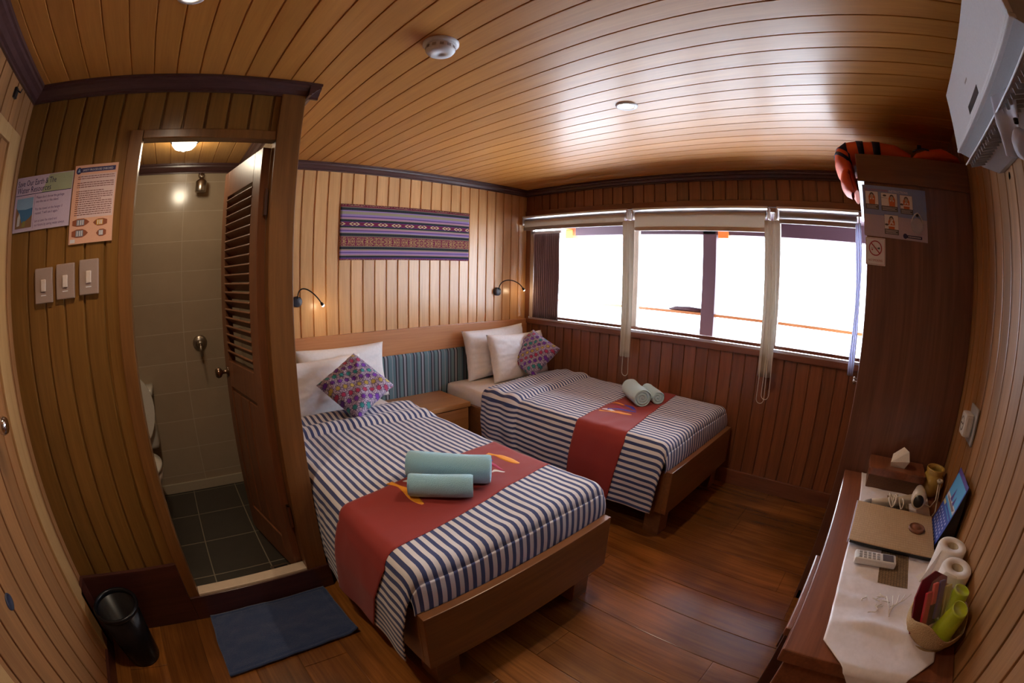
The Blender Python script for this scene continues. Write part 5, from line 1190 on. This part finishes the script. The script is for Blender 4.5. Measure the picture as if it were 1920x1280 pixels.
# toilet rolls
for (x, y), hgt, lb in (((-1.712, -3.272), 0.100, 'white toilet roll standing by the calendar'), ((-1.822, -3.277), 0.100, 'white toilet roll standing beside the basket')):
    r = thing('toilet_roll', (x, y, DZ), lb, 'toilet roll', 'toilet rolls')
    z0 = DZ+0.006
    mb = MB(); mb.lathe([(0.0215, 0), (0.050, 0), (0.052, 0.004), (0.052, hgt-0.003), (0.050, hgt), (0.0215, hgt), (0.0215, 0)], PAPER, c=(x, y, z0), n=40)
    mb.add([(x-0.03, y+0.042, z0+0.001), (x+0.02, y+0.048, z0+0.001), (x+0.02, y+0.0495, z0+hgt-0.003), (x-0.03, y+0.0435, z0+hgt-0.003), (x-0.045, y+0.075, z0+0.001), (x-0.02, y+0.088, z0+0.001)], [[0, 1, 2, 3], [0, 1, 5, 4], [0, 4, 3]], PAPER)
    mb.build('paper_roll', r)
    mb = MB(); mb.lathe([(0.0210, 0.001), (0.0210, hgt-0.001), (0.0195, hgt-0.001), (0.0195, 0.001), (0.0210, 0.001)], plain('cardboard', (0.52, 0.44, 0.32), 0.8), c=(x, y, z0), n=24); mb.build('cardboard_core', r)
# basket with cups and amenity pouch
bx, by = -1.968, -3.238
def bprof(t):
    return 1
mb = MB(); n = 64
def bk(a, v):
    th = 2*PI*a; top = 0.066+0.010*math.cos(2*th+0.6)+0.006*math.cos(5*th)-0.014*math.exp(-((th-3.5)/0.35)**2)
    k = v*top; r = 0.062+0.038*math.sin(min(1, v)*PI/2)
    if v < 0.08: r *= 0.35+0.65*v/0.08
    return (bx+r*1.0*math.cos(th), by+min(r, 0.092)*math.sin(th), DZ+0.006+k)
mb.grid(bk, n, 20, RATTAN); mb.lathe([(0, 0.0075), (0.072, 0.0075), (0.072, 0.011), (0, 0.011)], RATTAN, c=(bx, by, DZ)); tag(mb.build('straw_basket', solid=0.003, origin=(bx, by, DZ)), 'round woven straw basket holding cups and a red pouch', 'basket')
for (x, y), tilt, lb in (((-1.940, -3.268), (0.02, -0.10), 'lime green plastic cup upside down in the basket, nearer the toilet rolls'), ((-1.999, -3.258), (-0.16, -0.10), 'lime green plastic cup upside down in the basket, at its near end')):
    m2 = Matrix.Translation((x, y, DZ+0.032)) @ Matrix.Rotation(tilt[0], 4, 'Y') @ Matrix.Rotation(-tilt[1], 4, 'X') @ Matrix.Diagonal((1, 1, 0.84, 1))
    mb = MB(); mb.lathe([(0.0335, 0.004), (0.036, 0.0), (0.036, 0.012), (0.034, 0.014), (0.027, 0.098), (0.0255, 0.102), (0.022, 0.102), (0.0205, 0.098), (0, 0.098)], LIME, mx=m2, n=36)
    tag(mb.build('plastic_cup', origin=(x, y, DZ+0.014)), lb, 'cup', 'lime green cups')
po = thing('amenity_pouch', (-1.965, -3.19, DZ+0.02), 'clear and dark red zip pouch of small toiletries in the basket', 'pouch')
PRED = plain('pouch_dark_red', (0.20, 0.008, 0.03), 0.35); 
pm = Matrix.Translation((-1.962, -3.203, DZ+0.085)) @ Matrix.Rotation(math.radians(128), 4, 'Z') @ Matrix.Rotation(math.radians(28), 4, 'X')
out = [(-0.062, -0.058), (0.060, -0.058), (0.068, 0.030), (0.050, 0.066), (0.0, 0.076), (-0.055, 0.050)]
m3 = pm @ Matrix.Rotation(PI/2, 4, 'X')
mb = MB(); mb.prism(out, 0.004, PRED, mx=m3 @ Matrix.Translation((0, 0, 0.012))); 
mb.build('red_back', po)
CLR = plain('pouch_clear_film', (0.8, 0.75, 0.8), 0.1, alpha=0.10)
mb = MB(); mb.prism(out, 0.001, CLR, mx=m3 @ Matrix.Translation((0, 0, -0.024))); mb.build('clear_front', po)
def item(x, y, wx, hy, mat, lay=0.0, nm='toiletry_sachet', lb='', t=0.010):
    mb = MB(); mb.box((x-wx/2, y-hy/2, -0.017), (x+wx/2, y+hy/2, -0.017+t), mat, .003, mx=m3); q = mb.build(nm, po); q['label'] = lb
item(-0.038, -0.005, 0.024, 0.082, plain('cream_tube', (0.62, 0.50, 0.16), 0.3), lb='yellow and white striped tube')
item(-0.006, 0.010, 0.020, 0.090, plain('violet_sachet', (0.12, 0.06, 0.25), 0.3), lb='violet sachet')
item(0.020, 0.030, 0.018, 0.050, plain('coral_pack', (0.75, 0.10, 0.10), 0.3), lb='coral pack')
item(0.043, 0.000, 0.020, 0.080, plain('red_pack', (0.50, 0.01, 0.03), 0.3), lb='red pack')
# wall socket with adapter
so = thing('wall_socket', (-1.30, YF, 1.0), 'grey wall socket with a white plug adapter above the calendar', 'socket')
mb = MB(); mb.box((-1.365, YF+0.001, 0.955), (-1.255, YF+0.010, 1.075), ACG, .003); mb.build('socket_plate', so)
mb = MB(); mb.box((-1.340, YF+0.010, 0.975), (-1.265, YF+0.048, 1.050), WHITE, .010, smooth=False); ad = mb.build('plug_adapter', so)
mb = MB(); mb.lathe([(0.024, 0.0), (0.024, 0.002), (0.019, 0.002), (0.018, -0.001), (0, -0.001)], ACG, mx=frame((-1.302, YF+0.048, 1.013), (-1, 0, 0), (0, 0, 1)))
for s_ in (-0.009, 0.009): mb.lathe([(0.003, 0), (0.003, 0.002), (0, 0.002)], BLACK, mx=frame((-1.302+s_, YF+0.0485, 1.013), (-1, 0, 0), (0, 0, 1)))
mb.build('socket_face', ad)
# plastic bag hung below the air conditioner
pb = thing('plastic_bag', (-1.98, -3.20, 1.66), 'crumpled translucent plastic bag hanging under the air conditioner', 'bag')
FILM = cloth_thin('milky_plastic_film', (0.62, 0.62, 0.68), 0.4)
mb = MB()
mb.grid(lambda a, v: (-2.02+0.10*(a-0.5)*(1-0.3*v)+0.02*v, -3.195+0.018*math.sin(a*7+v*3)*v+0.03*(a-0.5)-0.01*v, 1.775-0.13*v+0.02*a), 14, 16, FILM); mb.build('bag_sheet', pb, solid=0.001)
mb = MB(); blob(mb, (-2.045, -3.205, 1.668), (0.026, 0.024, 0.028), FILM, 4, amp=0.15, e=1.0); mb.build('bag_bulge', pb)
mb = MB(); mb.lathe([(0.006, 0), (0.007, 0.008), (0, 0.01)], BLACK, c=(-2.06, -3.196, 1.70)); mb.build('knot', pb)
